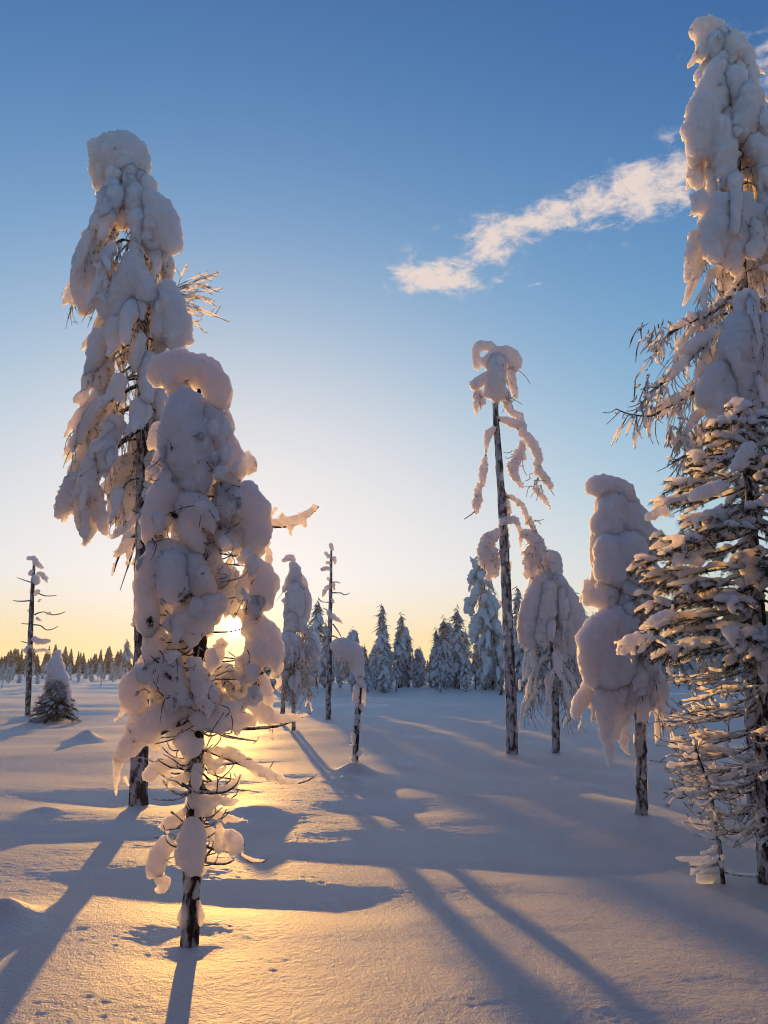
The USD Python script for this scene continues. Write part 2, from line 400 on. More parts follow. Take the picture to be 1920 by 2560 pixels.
class Tree:
    def __init__(s, key, name, label, cat='tree', group=None, foot=None):
        f = FOOT[key] if foot is None else foot
        s.y = f[1]
        s.base = np.array([f[0], f[1], float(terrain(f[0], f[1])) - .06])
        s.x = thing(name, s.base, label, cat, group)
        s.n = 0
        s.fat, s.plump, s.knobs = 1.0, 1.10, 3

    def p(s, px, py, dy=0.0):
        return at(px, py, s.y + dy)

    def scale(s, py, dy=0.0):
        return (s.y + dy) / ray(960, py)[1] / FPX

    def put(s, name, vf, mat, parent=None, smooth=True, kind=None, label=None):
        if vf is None:
            return None
        v, f = vf
        return part(parent or s.x, name, (v - s.base, f), mat, smooth, kind, label)

    def pts(s, P_, dy=0.0):
        """(px, py, radius px[, extra depth]) -> x, y, z, r in metres"""
        o = []
        for q in P_:
            e = dy + (q[3] if len(q) > 3 else 0)
            o.append([*s.p(q[0], q[1], e), q[2] * s.scale(q[1], e) * s.fat])
        return np.array(o)

    def clump(s, P_, dy=0.0, h=.016, amp=.12, name='snow_clump', extra=(), fingers=0, rng=None, mat=None, parent=None, freq=None):
        caps = []
        s.fat = s.plump
        for group in ([P_] if not isinstance(P_[0][0], (tuple, list)) else P_):
            q = s.pts(group, dy)
            caps += chain(spline(q, max(3, 3 * len(q))) if len(q) > 2 else q)
            kr = np.random.default_rng(int(abs(q[0, 0]) * 1e4 + q[0, 2] * 1e3) + len(caps))
            for row in q:
                if row[3] < 3.2 * h:
                    continue
                for _ in range(s.knobs):
                    dv = kr.normal(size=3) * [1, 1, .8]
                    dv /= np.linalg.norm(dv)
                    kk = row[3] * kr.uniform(.30, .58)
                    o = row[:3] + dv * (row[3] - kk * .55)
                    drop = row[3] * (kr.uniform(.2, .5) if dv[2] > -.1 else kr.uniform(.5, 1.1))
                    caps += chain(np.array([[*o, kk], [*(o + [kr.normal() * .1 * kk, kr.normal() * .1 * kk, -drop * .6]), kk * .95], [*(o - [0, 0, drop]), kk * .6]]))
        s.fat = 1.0
        s.n += 1
        return s.put(name, snow_mesh(caps + list(extra), h, amp=.18 + 1.5 * amp, seed=s.n * 13 + int(s.y * 100), freq=freq), mat or M_SNOW, parent)

    def stick(s, P_, dy=0.0, name='branch', mat=None, sides=6, n=None, lump=.3):
        q = s.pts(P_, dy)
        q = spline(q, n or 5 * len(q))
        s.n += 1
        return s.put(name, tube(q[:, :3], q[:, 3], sides, lump, s.n), mat or M_BRANCH)

    def trunk(s, P_, mat=M_BARK, sides=14, n=60, lump=.34):
        q = s.pts(P_)
        q[0, :3] = s.base + [0, 0, -.25]
        q = spline(q, n)
        s.line = q
        return s.put('trunk', tube(q[:, :3], q[:, 3], sides, lump, 3), mat)

    def on_trunk(s, z):
        q = s.line
        o = np.argsort(q[:, 2])
        return np.array([np.interp(z, q[o, 2], q[o, c]) for c in range(4)])

    def trunk_snow(s, n, rng, r, h, z0=None, z1=None, label=None):
        """Snow plastered on the trunk in small pads."""
        z0 = s.line[0, 2] + .1 if z0 is None else z0
        z1 = s.line[-1, 2] if z1 is None else z1
        for _ in range(n):
            z = rng.uniform(z0, z1)
            c = s.on_trunk(z)
            a = rng.uniform(0, 2 * np.pi)
            dirn = np.array([math.cos(a), math.sin(a), 0])
            rr = r * rng.uniform(.5, 1.2)
            q = c[:3] + dirn * c[3] * .85
            s.put('trunk_snow', snow_mesh(chain(np.array([[*q, rr * .8], [*(q + [rng.normal() * .3 * rr, 0, rr * rng.uniform(.6, 3.)]), rr * .5]])), h, amp=.3, seed=int(z * 100)), M_SNOW)

    def envelope(s, E_):
        rows = []
        for py, xl, xr in E_:
            z = s.p(960, py)[2]
            rows.append((z, s.p(xl, py)[0], s.p(xr, py)[0]))
        rows = np.array(sorted(rows))
        return lambda z: (np.interp(z, rows[:, 0], rows[:, 1]), np.interp(z, rows[:, 0], rows[:, 2])), rows[0, 0], rows[-1, 0]

    def crown(s, E_, n, rng, r0, h, droop=(.6, 1.3), fingers=(2, 4), fl=(.18, .4), cover=(.25, 1.0), twigs=8, twig_len=.3, twig_r=.006, back=1.0, bare=None, tufts=0, tuft_len=.06, mat=M_SNOW, amp=.22, flat=1.0, r_low=1.0):
        """Branches hanging from the trunk out to the outline E_, each with its load of snow and the twigs under it."""
        env, zlo, zhi = s.envelope(E_)
        tw, nd = [], []
        ztop = s.line[-1, 2]
        for i in range(n):
            u = (i + rng.uniform(.1, .9)) / n
            zt = zlo + (zhi - zlo) * u
            a = i * 2.39996 + rng.normal() * .35
            c0 = s.on_trunk(min(zt + .3, ztop))
            xl, xr = env(zt)
            rx = max((xr - c0[0]) if math.cos(a) > 0 else (c0[0] - xl), .05)
            ry = max(.5 * (xr - xl), .05) * flat
            R = math.hypot(math.cos(a) * rx, math.sin(a) * ry) * rng.uniform(.72, 1.0)
            lowf = r_low + (1 - r_low) * u
            rs = min(r0 * rng.uniform(.65, 1.3) * lowf, .6 * R + .03)
            R = max(R - rs * .8, .04)
            drop = (droop[0] + (droop[1] - droop[0]) * rng.uniform()) * R + .05
            zs = min(zt + drop, ztop)
            b = s.on_trunk(zs)
            d = np.array([math.cos(a), math.sin(a), 0])
            side = np.array([-d[1], d[0], 0]) * rng.normal() * .18 * R
            pts = np.array([b[:3], b[:3] + d * R * .42 + side * .3 + [0, 0, -.10 * drop], b[:3] + d * R * .82 + side + [0, 0, -.5 * drop], b[:3] + d * R + side + [0, 0, zt - zs]])
            q = spline(pts, 14)
            br = s.put('branch', tube(q, np.linspace(max(.016, .025 * R), .006, 14), 5), M_BRANCH)
            load = rng.uniform(*cover) if bare is None else rng.uniform(*cover) * bare(u)
            if load > .12:
                t0 = 1 - load
                t = np.linspace(max(t0, .02), 1.0, 9)
                m = np.array([np.interp(t, np.linspace(0, 1, 14), q[:, k]) for k in range(3)]).T
                prof = .5 + .5 * np.sin(np.pi * np.clip((t - t0) / load, 0, 1) ** .8)
                rr = rs * prof * (.8 + .4 * rng.random(9))
                m[:, 2] += rr * .35
                caps = chain(np.c_[m, rr])
                for _ in range(rng.integers(fingers[0], fingers[1] + 1)):
                    k = rng.integers(2, 9)
                    fr = rs * rng.uniform(.35, .62)
                    L = rng.uniform(*fl)
                    o = m[k] + np.array([rng.normal(), rng.normal(), 0]) * rs * .45
                    out = np.array([rng.normal() * .3, rng.normal() * .3, -1]) + d * .25
                    caps += chain(np.array([[*o, fr * .9], [*(o + out * L * .55), fr], [*(o + out * L), fr * .45]]))
                s.n += 1
                s.put('snow_load', snow_mesh(caps, h, amp=amp, seed=s.n * 7 + 1), mat, parent=br)
            for _ in range(twigs):
                t = rng.uniform(.1, 1.0)
                o = np.array([np.interp(t, np.linspace(0, 1, 14), q[:, k]) for k in range(3)])
                L = twig_len * rng.uniform(.5, 1.3)
                v1 = d * rng.uniform(-.5, .35) + np.array([rng.normal() * .35, rng.normal() * .35, -.9])
                w = np.array([o, o + v1 * L * .5, o + v1 * L * .8 + [rng.normal() * .1 * L, rng.normal() * .1 * L, -.25 * L]])
                w = spline(w, 6)
                tw.append(tube(w, np.linspace(twig_r, twig_r * .6, 6), 3))
                for _ in range(tufts):
                    k = rng.integers(2, 6)
                    nd.append(tuft(w[k], w[k] - w[k - 1], 7, tuft_len, rng))
        if tw:
            s.put('twigs', join(tw), M_TWIG, smooth=False, kind='stuff')
        if nd:
            s.put('needles', join(nd), M_NEEDLE, smooth=False, kind='stuff')


def ground_mesh():
    rings = np.r_[np.linspace(1.2, 3.2, 12)[:-1], np.linspace(3.2, 12, 420)[:-1], 12 * np.exp(np.linspace(0, math.log(700 / 12), 200))]
    ang = np.radians(np.r_[np.linspace(-180, -42, 60)[:-1], np.linspace(-42, 42, 620), np.linspace(42, 180, 60)[1:]])
    rr, aa = np.meshgrid(rings, ang, indexing='ij')
    x, y = rr * np.sin(aa), rr * np.cos(aa)
    z = terrain(x, y) * 1.0
    n, m = x.shape
    v = np.c_[x.ravel(), y.ravel(), z.ravel()]
    i = np.arange(n * m).reshape(n, m)
    f = np.stack([i[:-1, :-1], i[:-1, 1:], i[1:, 1:], i[1:, :-1]], -1).reshape(-1, 4)[:, ::-1]
    c = len(v)
    v = np.vstack([v, [[0, 0, float(terrain(0, 0))]]])
    fan = np.c_[i[0, 1:], i[0, :-1], np.full(m - 1, c)][:, ::-1]
    f = np.vstack([f[:, [0, 1, 2]], f[:, [0, 2, 3]], fan])
    nrm = np.cross(v[f[0, 1]] - v[f[0, 0]], v[f[0, 2]] - v[f[0, 0]])
    if nrm[2] < 0:
        f = f[:, ::-1]
    g = usdkit.mesh(stage, '/World/snow_ground', (v, f), M_GROUND, smooth=True)
    tag(g.GetPrim(), 'undulating untouched snow field with long blue shadows and golden sunlit streaks', 'snow', kind='structure')


ground_mesh()

# ================================================================== B: the near tree in front of the sun
def tree_near():
    T = Tree('B', 'snow_laden_pine', 'nearest snow-laden pine, left of centre, the low sun shining through its branches', group=None)
    R = np.random.default_rng(2)
    T.plump, T.knobs = 1.14, 2
    T.trunk([(475, 2375, 24), (478, 2250, 21), (484, 2050, 19), (492, 1850, 18), (500, 1600, 16), (498, 1350, 13), (485, 1150, 9), (500, 960, 5)], mat=M_BARKDARK)
    C = T.clump
    # hat
    C([[(404, 934, 33), (432, 920, 42), (470, 922, 38), (500, 930, 28)], [(495, 922, 32), (530, 945, 34), (545, 978, 31), (538, 1004, 22)]], -.05, amp=.06)
    # upper column
    C([[(466, 1018, 42), (458, 1060, 50), (470, 1115, 56), (478, 1165, 50), (490, 1205, 36)], [(440, 1090, 40), (440, 1140, 34)]], -.16, amp=.08)
    C([(546, 1045, 30), (556, 1078, 26), (548, 1095, 18)], .12, amp=.08)
    C([[(525, 1045, 33), (540, 1085, 36), (545, 1115, 30)], [(555, 1105, 30), (580, 1145, 27), (588, 1175, 20)]], -.02, amp=.08)
    C([(402, 1075, 22), (392, 1100, 18), (400, 1118, 10)], .1, amp=.1)
    C([(405, 1145, 20), (400, 1175, 19), (410, 1205, 10)], .1, amp=.1)
    C([(565, 1185, 12), (562, 1200, 14)], .02)
    # shoulders
    C([[(427, 1205, 28), (405, 1245, 34), (388, 1290, 32), (384, 1335, 27), (388, 1372, 18)], [(435, 1225, 30), (448, 1262, 26)]], -.18, amp=.09)
    C([[(475, 1255, 30), (500, 1275, 34), (520, 1292, 24)], [(460, 1275, 24), (468, 1320, 27), (490, 1352, 24), (496, 1378, 14)], [(500, 1290, 24), (515, 1312, 16)]], -.2, amp=.09)
    C([[(545, 1215, 14), (585, 1238, 25), (620, 1225, 24)], [(622, 1235, 24), (640, 1290, 36), (640, 1335, 32), (632, 1375, 24)]], -.06, amp=.1)
    C([(545, 1290, 16), (575, 1294, 20), (605, 1288, 18)], .05, amp=.1)
    C([(535, 1345, 18), (570, 1348, 26), (610, 1345, 26), (635, 1352, 22)], -.02, amp=.1)
    C([(664, 1340, 10), (668, 1360, 8)], .02)
    C([(668, 1372, 8), (672, 1395, 11), (670, 1410, 8)], .04)
    # bough sticking out to the right against the sky
    T.stick([(560, 1312, 5), (655, 1316, 5), (710, 1316, 4), (760, 1296, 3.5), (797, 1266, 2)])
    C([[(655, 1306, 9), (700, 1308, 11), (745, 1296, 11), (790, 1268, 8)], [(708, 1292, 10), (716, 1300, 8)], [(724, 1318, 8), (728, 1338, 5)], [(742, 1302, 8), (762, 1312, 6)]], 0, amp=.14, h=.012)
    T.stick([(662, 1304, 3), (692, 1270, 2.2)]); C([(668, 1296, 6), (688, 1272, 5)], 0, h=.01)
    # middle, left
    C([[(392, 1372, 26), (420, 1382, 32), (455, 1392, 30)], [(388, 1415, 36), (370, 1465, 30), (362, 1500, 24)], [(372, 1490, 28), (370, 1545, 28), (372, 1580, 18)]], -.18, amp=.08)
    C([[(430, 1410, 34), (432, 1450, 32), (436, 1495, 20)], [(412, 1450, 22), (412, 1490, 18)], [(452, 1455, 22), (452, 1492, 16)]], -.28, amp=.08)
    C([[(480, 1410, 28), (492, 1450, 30), (520, 1468, 22), (530, 1458, 10)], [(485, 1460, 24), (480, 1485, 18)]], -.2, amp=.08)
    C([(556, 1412, 11), (560, 1440, 18), (558, 1462, 10)], -.05)
    C([(530, 1390, 22), (535, 1430, 20), (528, 1448, 12)], .22, amp=.1)
    # right mass
    C([[(640, 1420, 26), (660, 1455, 30), (650, 1495, 28), (632, 1518, 20)], [(622, 1440, 18), (605, 1475, 16), (602, 1500, 10)], [(670, 1475, 20), (664, 1510, 14)]], -.08, amp=.08)
    C([[(605, 1535, 12), (635, 1556, 26), (660, 1590, 34), (676, 1632, 32)], [(648, 1630, 38), (630, 1655, 26)], [(690, 1650, 18), (694, 1675, 12), (682, 1690, 10)]], -.04, amp=.09)
    C([(694, 1690, 8), (699, 1708, 7), (690, 1718, 6)], .0, h=.012)
    C([[(632, 1690, 26), (655, 1712, 22), (668, 1742, 16), (674, 1770, 9)], [(622, 1710, 20), (625, 1735, 12)]], -.02, amp=.12)
    # centre around the trunk
    C([[(460, 1555, 34), (500, 1535, 36), (545, 1502, 20)], [(500, 1560, 26), (480, 1590, 20)]], -.2, amp=.08)
    C([(535, 1545, 18), (545, 1530, 14)], -.12)
    C([[(385, 1580, 24), (380, 1620, 24), (388, 1662, 20)], [(405, 1600, 16), (408, 1640, 12)]], -.14, amp=.1)
    C([(432, 1612, 16), (425, 1640, 22), (440, 1668, 20)], -.1, amp=.1)
    C([(362, 1645, 14), (366, 1655, 16)], -.02)
    C([[(395, 1670, 24), (430, 1690, 30), (440, 1735, 28), (430, 1765, 18)], [(360, 1690, 20), (390, 1690, 22)]], -.16, amp=.1)
    C([[(352, 1688, 24), (330, 1725, 30), (340, 1760, 26), (352, 1782, 14)], [(322, 1755, 14), (302, 1785, 9), (286, 1800, 6)]], -.08, amp=.08)
    C([[(484, 1655, 14), (498, 1700, 24), (515, 1745, 26), (522, 1775, 16)]], -.18, amp=.1)
    C([[(470, 1700, 12), (462, 1735, 14), (470, 1760, 12)]], .1)
    C([[(560, 1680, 22), (590, 1715, 24), (600, 1745, 16)], [(545, 1720, 14), (552, 1745, 10)]], .16, amp=.12)
    # lower boughs
    C([[(482, 1765, 16), (445, 1772, 26), (398, 1795, 32), (355, 1825, 32), (325, 1862, 26), (298, 1898, 14)], [(385, 1845, 12), (392, 1885, 7)], [(428, 1800, 16), (430, 1818, 10)]], -.1, amp=.1)
    C([(296, 1902, 13), (291, 1945, 8), (289, 1990, 3)], -.1, h=.012); C([(312, 1945, 5), (321, 1965, 3)], -.1, h=.01)
    T.stick([(480, 1795, 6), (400, 1835, 5), (340, 1875, 4), (300, 1915, 3), (288, 1985, 1.5)], -.1)
    C([[(495, 1800, 20), (540, 1802, 28), (590, 1798, 22), (630, 1800, 14)], [(560, 1775, 20), (610, 1760, 14)]], -.14, amp=.1)
    C([[(628, 1752, 16), (665, 1785, 18), (705, 1797, 12), (745, 1792, 8), (775, 1784, 5)], [(678, 1820, 4), (680, 1842, 8)]], -.05, amp=.12, h=.013)
    T.stick([(510, 1795, 5), (600, 1822, 4.5), (690, 1816, 3.5), (740, 1798, 2.5), (778, 1783, 1.5)], -.05)
    T.stick([(697, 1800, 2), (705, 1770, 1.5)], -.05); T.stick([(740, 1795, 2), (732, 1762, 1.4)], -.05)
    C([(465, 1850, 22), (478, 1868, 24), (500, 1858, 14)], -.15, amp=.12)
    C([[(415, 1812, 12), (450, 1825, 14), (480, 1830, 10)]], .1)
    T.stick([(495, 1868, 5), (560, 1892, 5), (620, 1918, 4), (690, 1948, 3), (740, 1958, 2.4), (792, 1938, 1.2)])
    C([[(510, 1872, 7), (555, 1878, 11), (575, 1882, 13), (615, 1906, 12), (665, 1932, 12), (710, 1950, 9), (742, 1955, 7)], [(750, 1952, 4), (785, 1942, 2.5)]], 0, amp=.16, h=.011)
    T.stick([(672, 1925, 1.6), (684, 1903, 1)], 0)
    T.stick([(490, 1912, 5), (430, 1918, 4), (390, 1925, 3)])
    C([[(375, 1938, 16), (395, 1914, 17), (430, 1908, 13), (475, 1912, 9)], [(418, 1930, 9), (422, 1970, 6)], [(440, 1955, 12), (465, 1945, 14)]], -.02, amp=.12, h=.012)
    C([(520, 1895, 12), (535, 1912, 13), (552, 1900, 9), (556, 1880, 6)], -.05, h=.012)
    C([(520, 1930, 6), (555, 1925, 7), (562, 1918, 5)], 0, h=.011)
    C([(494, 1920, 14), (492, 1955, 13), (488, 1975, 8)], -.12, h=.012)
    T.stick([(455, 1958, 3), (500, 1980, 4), (550, 1982, 3), (590, 1962, 2), (601, 1935, 1)], -.12)
    C([[(540, 1975, 10), (565, 1972, 10), (590, 1955, 9), (600, 1942, 4)], [(520, 1965, 8), (540, 1960, 6)]], -.08, h=.011, amp=.15)
    T.stick([(540, 1985, 2), (544, 1955, 1.6), (534, 1925, 1)], -.15)
    C([[(488, 2000, 18), (512, 2008, 18), (540, 2002, 14), (580, 2006, 9), (594, 2003, 6)], [(505, 2025, 14), (520, 2030, 10)]], -.08, amp=.15, h=.013)
    C([[(525, 2030, 12), (555, 2040, 10), (590, 2050, 7), (618, 2052, 4)], [(560, 2055, 5), (566, 2070, 3)]], .04, amp=.15, h=.012)
    C([[(468, 2018, 7), (450, 2038, 11), (425, 2058, 17), (412, 2066, 12)]], -.1, amp=.1, h=.012)
    C([[(478, 2062, 20), (480, 2095, 30), (478, 2135, 32), (474, 2162, 20)]], -.14, amp=.07)
    C([[(548, 2052, 7), (549, 2085, 10), (548, 2118, 13)], [(575, 2092, 18), (590, 2112, 18), (582, 2128, 10)]], -.05, amp=.1, h=.012)
    C([[(505, 2062, 14), (525, 2082, 14), (535, 2100, 9)]], .08, amp=.12, h=.013)
    C([[(410, 2108, 16), (398, 2140, 24), (384, 2172, 18)], [(425, 2112, 10), (432, 2120, 8)]], -.06, amp=.08, h=.013)
    C([[(398, 2195, 15), (408, 2215, 13), (398, 2228, 8)]], -.06, amp=.12, h=.012)
    T.stick([(480, 2085, 4), (430, 2098, 3), (405, 2112, 2), (385, 2180, 1.4)])
    T.stick([(495, 2095, 4), (540, 2125, 3), (590, 2130, 3), (612, 2112, 1.5)], -.02)
    T.stick([(498, 2150, 3), (560, 2160, 2.6), (585, 2150, 2)], 0); T.stick([(600, 2132, 2), (630, 2155, 2), (655, 2156, 1.6), (668, 2146, 1)], 0)
    C([(606, 2136, 4), (632, 2150, 5), (655, 2152, 4), (664, 2148, 2)], 0, h=.009); C([(505, 2145, 6), (545, 2155, 7), (575, 2150, 5)], .02, h=.01)
    # trunk snow at the foot
    C([(462, 2265, 10), (456, 2300, 13), (460, 2318, 9)], -.04, h=.012); C([(494, 2255, 6), (502, 2295, 9), (501, 2312, 6)], -.03, h=.011)
    C([(470, 2185, 10), (466, 2225, 9)], -.04, h=.012); C([(500, 2180, 10), (512, 2172, 8), (520, 2165, 5)], -.02, h=.012)
    T.trunk_snow(16, R, .035, .012, z1=2.2)
    # the body of snow round the trunk behind the front lumps
    for i in range(46):
        py = 1010 + 790 * (i + R.random()) / 46
        hw = np.interp(py, [1010, 1120, 1250, 1450, 1700, 1800], [30, 62, 92, 118, 120, 70])
        px = np.interp(py, [1010, 1400, 1800], [466, 500, 490]) + R.uniform(-1, 1) * hw
        if math.hypot(px - 585, py - 1572) < 66 or (px > 520 and 1590 < py < 1680):
            continue
        r = R.uniform(22, 36)
        C([(px - R.normal() * 6, py - r, r * .75), (px, py, r), (px + R.normal() * 8, py + r * R.uniform(.9, 1.7), r * .5)], R.uniform(-.06, .14), amp=.14, h=.018)
    # lumps on the far side of the trunk
    for _ in range(22):
        py = R.uniform(1150, 1760)
        px = R.uniform(395, 650)
        if math.hypot(px - 585, py - 1572) < 60 or (540 < px < 620 and 1500 < py < 1700):
            continue
        r = R.uniform(14, 26)
        C([(px - 10, py - r, r * .8), (px, py, r), (px + R.normal() * 8, py + r * 1.3, r * .6)], R.uniform(.15, .42), amp=.15, h=.02)
    # small lumps and icicle-like drips of snow over the big ones
    for _ in range(110):
        py = R.uniform(1010, 1790)
        hw = np.interp(py, [1010, 1120, 1250, 1450, 1700, 1790], [50, 95, 125, 150, 150, 150])
        px = np.interp(py, [1010, 1400, 1800], [470, 500, 490]) + R.uniform(-1, 1) * hw
        if math.hypot(px - 585, py - 1572) < 42:
            continue
        r = R.uniform(6, 16)
        C([(px - R.normal() * 6, py - r * R.uniform(.3, 1.2), r * .9), (px, py, r), (px + R.normal() * 5, py + r * R.uniform(.8, 2.4), r * R.uniform(.3, .7))], R.uniform(-.38, .1), amp=.2, h=.012)
    # twigs and needle tufts showing between the lumps
    tw, nd = [], []
    for _ in range(260):
        py = R.uniform(1000, 2150)
        c = T.on_trunk(T.p(480, py)[2])[:3]
        wdt = np.interp(py, [1000, 1250, 1600, 1800, 2000, 2150], [.16, .4, .42, .42, .28, .16])
        a = R.uniform(0, 2 * np.pi)
        d = np.array([math.cos(a), math.sin(a) * .8, R.uniform(-.5, .25)])
        e = c + d * wdt * R.uniform(.5, 1.05)
        mid = (c + e) / 2 + [0, 0, -.05]
        if math.hypot(e[0] - T.p(585, 1572)[0], e[2] - T.p(585, 1572)[2]) < .16:
            continue
        w = spline(np.array([c, mid, e, e + [R.normal() * .04, R.normal() * .04, R.uniform(-.03, .07)]]), 9)
        tw.append(tube(w, np.linspace(.007, .0026, 9), 4))
    for _ in range(70):
        py = R.uniform(1080, 1790)
        hw = np.interp(py, [1080, 1250, 1450, 1790], [60, 110, 135, 140])
        px = np.interp(py, [1010, 1400, 1800], [470, 500, 490]) + R.uniform(-1, 1) * hw
        if math.hypot(px - 585, py - 1572) < 60:
            continue
        o = T.p(px, py, R.uniform(-.34, -.16))
        e = o + np.array([R.normal() * .05, -.03, R.uniform(-.16, .03)])
        w = spline(np.array([o, (o + e) / 2 + R.normal(size=3) * .012, e]), 6)
        tw.append(tube(w, np.linspace(.0038, .002, 6), 4))
        if R.random() < .5:
            nd.append(tuft(w[4], w[5] - w[3], 14, .04, R, .0018))
    for px, py, dy in ((428, 1500, -.33), (455, 1500, -.34), (470, 1495, -.33), (410, 1500, -.31), (375, 1550, -.30), (378, 1558, -.3), (432, 1278, -.30), (440, 1290, -.3), (405, 1320, -.28), (402, 1350, -.28), (462, 1092, -.31), (492, 1165, -.30), (420, 1690, -.3), (560, 1190, -.05), (640, 1700, -.12), (660, 1680, -.14), (610, 1720, .0), (630, 1690, -.1), (560, 1740, .05), (400, 1600, -.2), (640, 1540, -.14), (625, 1522, -.12), (606, 1500, -.12)):
        for _ in range(3):
            nd.append(tuft(T.p(px + R.normal() * 5, py + R.normal() * 5, dy + .03), np.array([R.normal() * .6, -.7, -.5]), 26, .042, R, .0018))
    T.put('twigs', join(tw), M_BRANCH, smooth=False, kind='stuff')
    T.put('needles', join(nd), M_NEEDLE, smooth=False, kind='stuff')


# ================================================================== A: tall tree at the left
def tree_left():
    T = Tree('A', 'snow_laden_pine', 'tall snow-laden pine at the left with a big round snow cap')
    R = np.random.default_rng(5)
    T.trunk([(350, 2030, 24), (350, 1850, 20), (352, 1600, 17), (353, 1350, 15), (356, 1100, 14), (358, 900, 13), (350, 700, 10), (330, 520, 6), (315, 420, 3)])
    C = T.clump
    C([[(265, 378, 36), (300, 370, 36), (335, 390, 36)], [(272, 405, 44), (320, 410, 52), (310, 430, 48)], [(262, 430, 30), (262, 455, 24), (268, 478, 12)], [(300, 455, 24), (292, 478, 14)], [(345, 450, 24), (350, 470, 14)]], -.02, h=.026, amp=.07)
    # shoulder lumps, right
    C([[(372, 490, 16), (395, 520, 30), (415, 560, 34), (425, 610, 26)], [(385, 550, 30), (370, 600, 22)], [(405, 590, 24), (395, 612, 16)]], -.32, h=.024, amp=.09)
    C([[(330, 470, 18), (340, 500, 26), (335, 540, 22), (300, 560, 14)], [(300, 510, 16), (295, 545, 14)]], -.22, h=.022, amp=.12)
    # shoulder lumps, left
    C([[(262, 560, 18), (235, 600, 26), (212, 660, 28), (205, 720, 26), (212, 765, 18)], [(240, 640, 24), (235, 690, 20)]], -.2, h=.024, amp=.09)
    C([[(335, 650, 24), (325, 700, 34), (300, 740, 30), (270, 770, 24)], [(350, 700, 28), (365, 740, 24)], [(300, 760, 24), (285, 800, 18)]], -.42, h=.024, amp=.12)
    C([[(420, 720, 20), (430, 770, 32), (440, 830, 30), (440, 865, 20)], [(405, 780, 26), (400, 830, 22)], [(462, 800, 18), (470, 850, 14)]], -.3, h=.024, amp=.12)
    E_ = [(470, 250, 385), (520, 240, 412), (560, 225, 435), (620, 205, 440), (700, 192, 450), (800, 190, 470), (880, 198, 480), (950, 205, 480), (1050, 205, 470), (1120, 195, 440), (1200, 170, 410), (1270, 148, 385), (1320, 170, 372)]
    T.crown(E_, 92, R, .115, .026, droop=(.9, 1.9), fingers=(2, 5), fl=(.14, .38), cover=(.35, .9), twigs=16, twig_len=.34, twig_r=.0065, tufts=1, tuft_len=.06, bare=lambda u: 1.0 if u > .45 else .75)
    # long low boughs sweeping down to the left
    for P_, dy in (([(355, 1010, 7), (300, 1030, 6), (235, 1090, 5), (185, 1180, 4), (160, 1270, 3)], -.15), ([(354, 1070, 7), (300, 1110, 6), (250, 1170, 5), (215, 1260, 4), (210, 1340, 3)], -.3), ([(356, 960, 6), (290, 990, 5), (225, 1050, 4), (200, 1110, 3)], -.35)):
        T.stick(P_, dy)
        C([(x, y - 9, 9 + 9 * math.sin(i * 1.3) ** 2) for i, (x, y, r) in enumerate(P_[1:])], dy, h=.02, amp=.2)
    C([[(185, 1200, 22), (165, 1250, 24), (150, 1285, 14)], [(200, 1240, 22), (205, 1290, 18), (215, 1345, 10)], [(235, 1230, 20), (250, 1290, 18), (262, 1330, 9)]], -.2, h=.022, amp=.2)
    C([(238, 1290, 14), (225, 1330, 13), (212, 1358, 8)], -.1, h=.02, amp=.2)
    C([(346, 1290, 10), (310, 1320, 11), (285, 1340, 8)], -.05, h=.02, amp=.2)
    # low hanging spray beside the trunk
    T.stick([(350, 1330, 5), (325, 1350, 4), (300, 1385, 3), (285, 1430, 1.6)], 0); T.stick([(340, 1345, 3), (325, 1400, 2.4), (312, 1440, 1.4), (300, 1475, 1)], 0)
    C([[(335, 1350, 9), (312, 1368, 13), (292, 1388, 8)], [(325, 1375, 7), (318, 1410, 6)], [(342, 1380, 5), (335, 1410, 6)]], 0, h=.018, amp=.25)
    C([(286, 1410, 4), (280, 1438, 3)], 0, h=.014)
    # bare spray to the right
    tw, sn = [], []
    for _ in range(26):
        fy = R.uniform(0, 1)
        a = np.array([*T.p(430 + R.uniform(-12, 12), 722 + 34 * fy, .1)])
        e = T.p(R.uniform(465, 562), 690 + 115 * fy + R.normal() * 26, R.uniform(-.1, .3))
        w = spline(np.array([a, (a + e) / 2 + R.normal(size=3) * .04, e]), 7)
        tw.append(tube(w, np.linspace(.008, .005, 7), 4))
        sn += chain(np.c_[w[3:7] + [0, 0, .01], [.010, .018, .018, .010]])
        for _ in range(2):
            k = R.integers(3, 7)
            b = w[k] + np.array([R.uniform(.02, .12), R.normal() * .05, R.normal() * .07])
            tw.append(tube(np.array([w[k], (w[k] + b) / 2 + [0, 0, -.01], b]), np.array([.006, .006, .004]), 4))
            sn += chain(np.array([[*((w[k] + b) / 2), .014], [*b, .010]]))
    T.put('twigs', join(tw), M_TWIG, smooth=False, kind='stuff')
    T.put('twig_snow', snow_mesh(sn, .016, k=.008, amp=.3, seed=78), M_SNOW, kind='stuff')
    T.trunk_snow(46, R, .055, .02, z0=.2, z1=5.2)


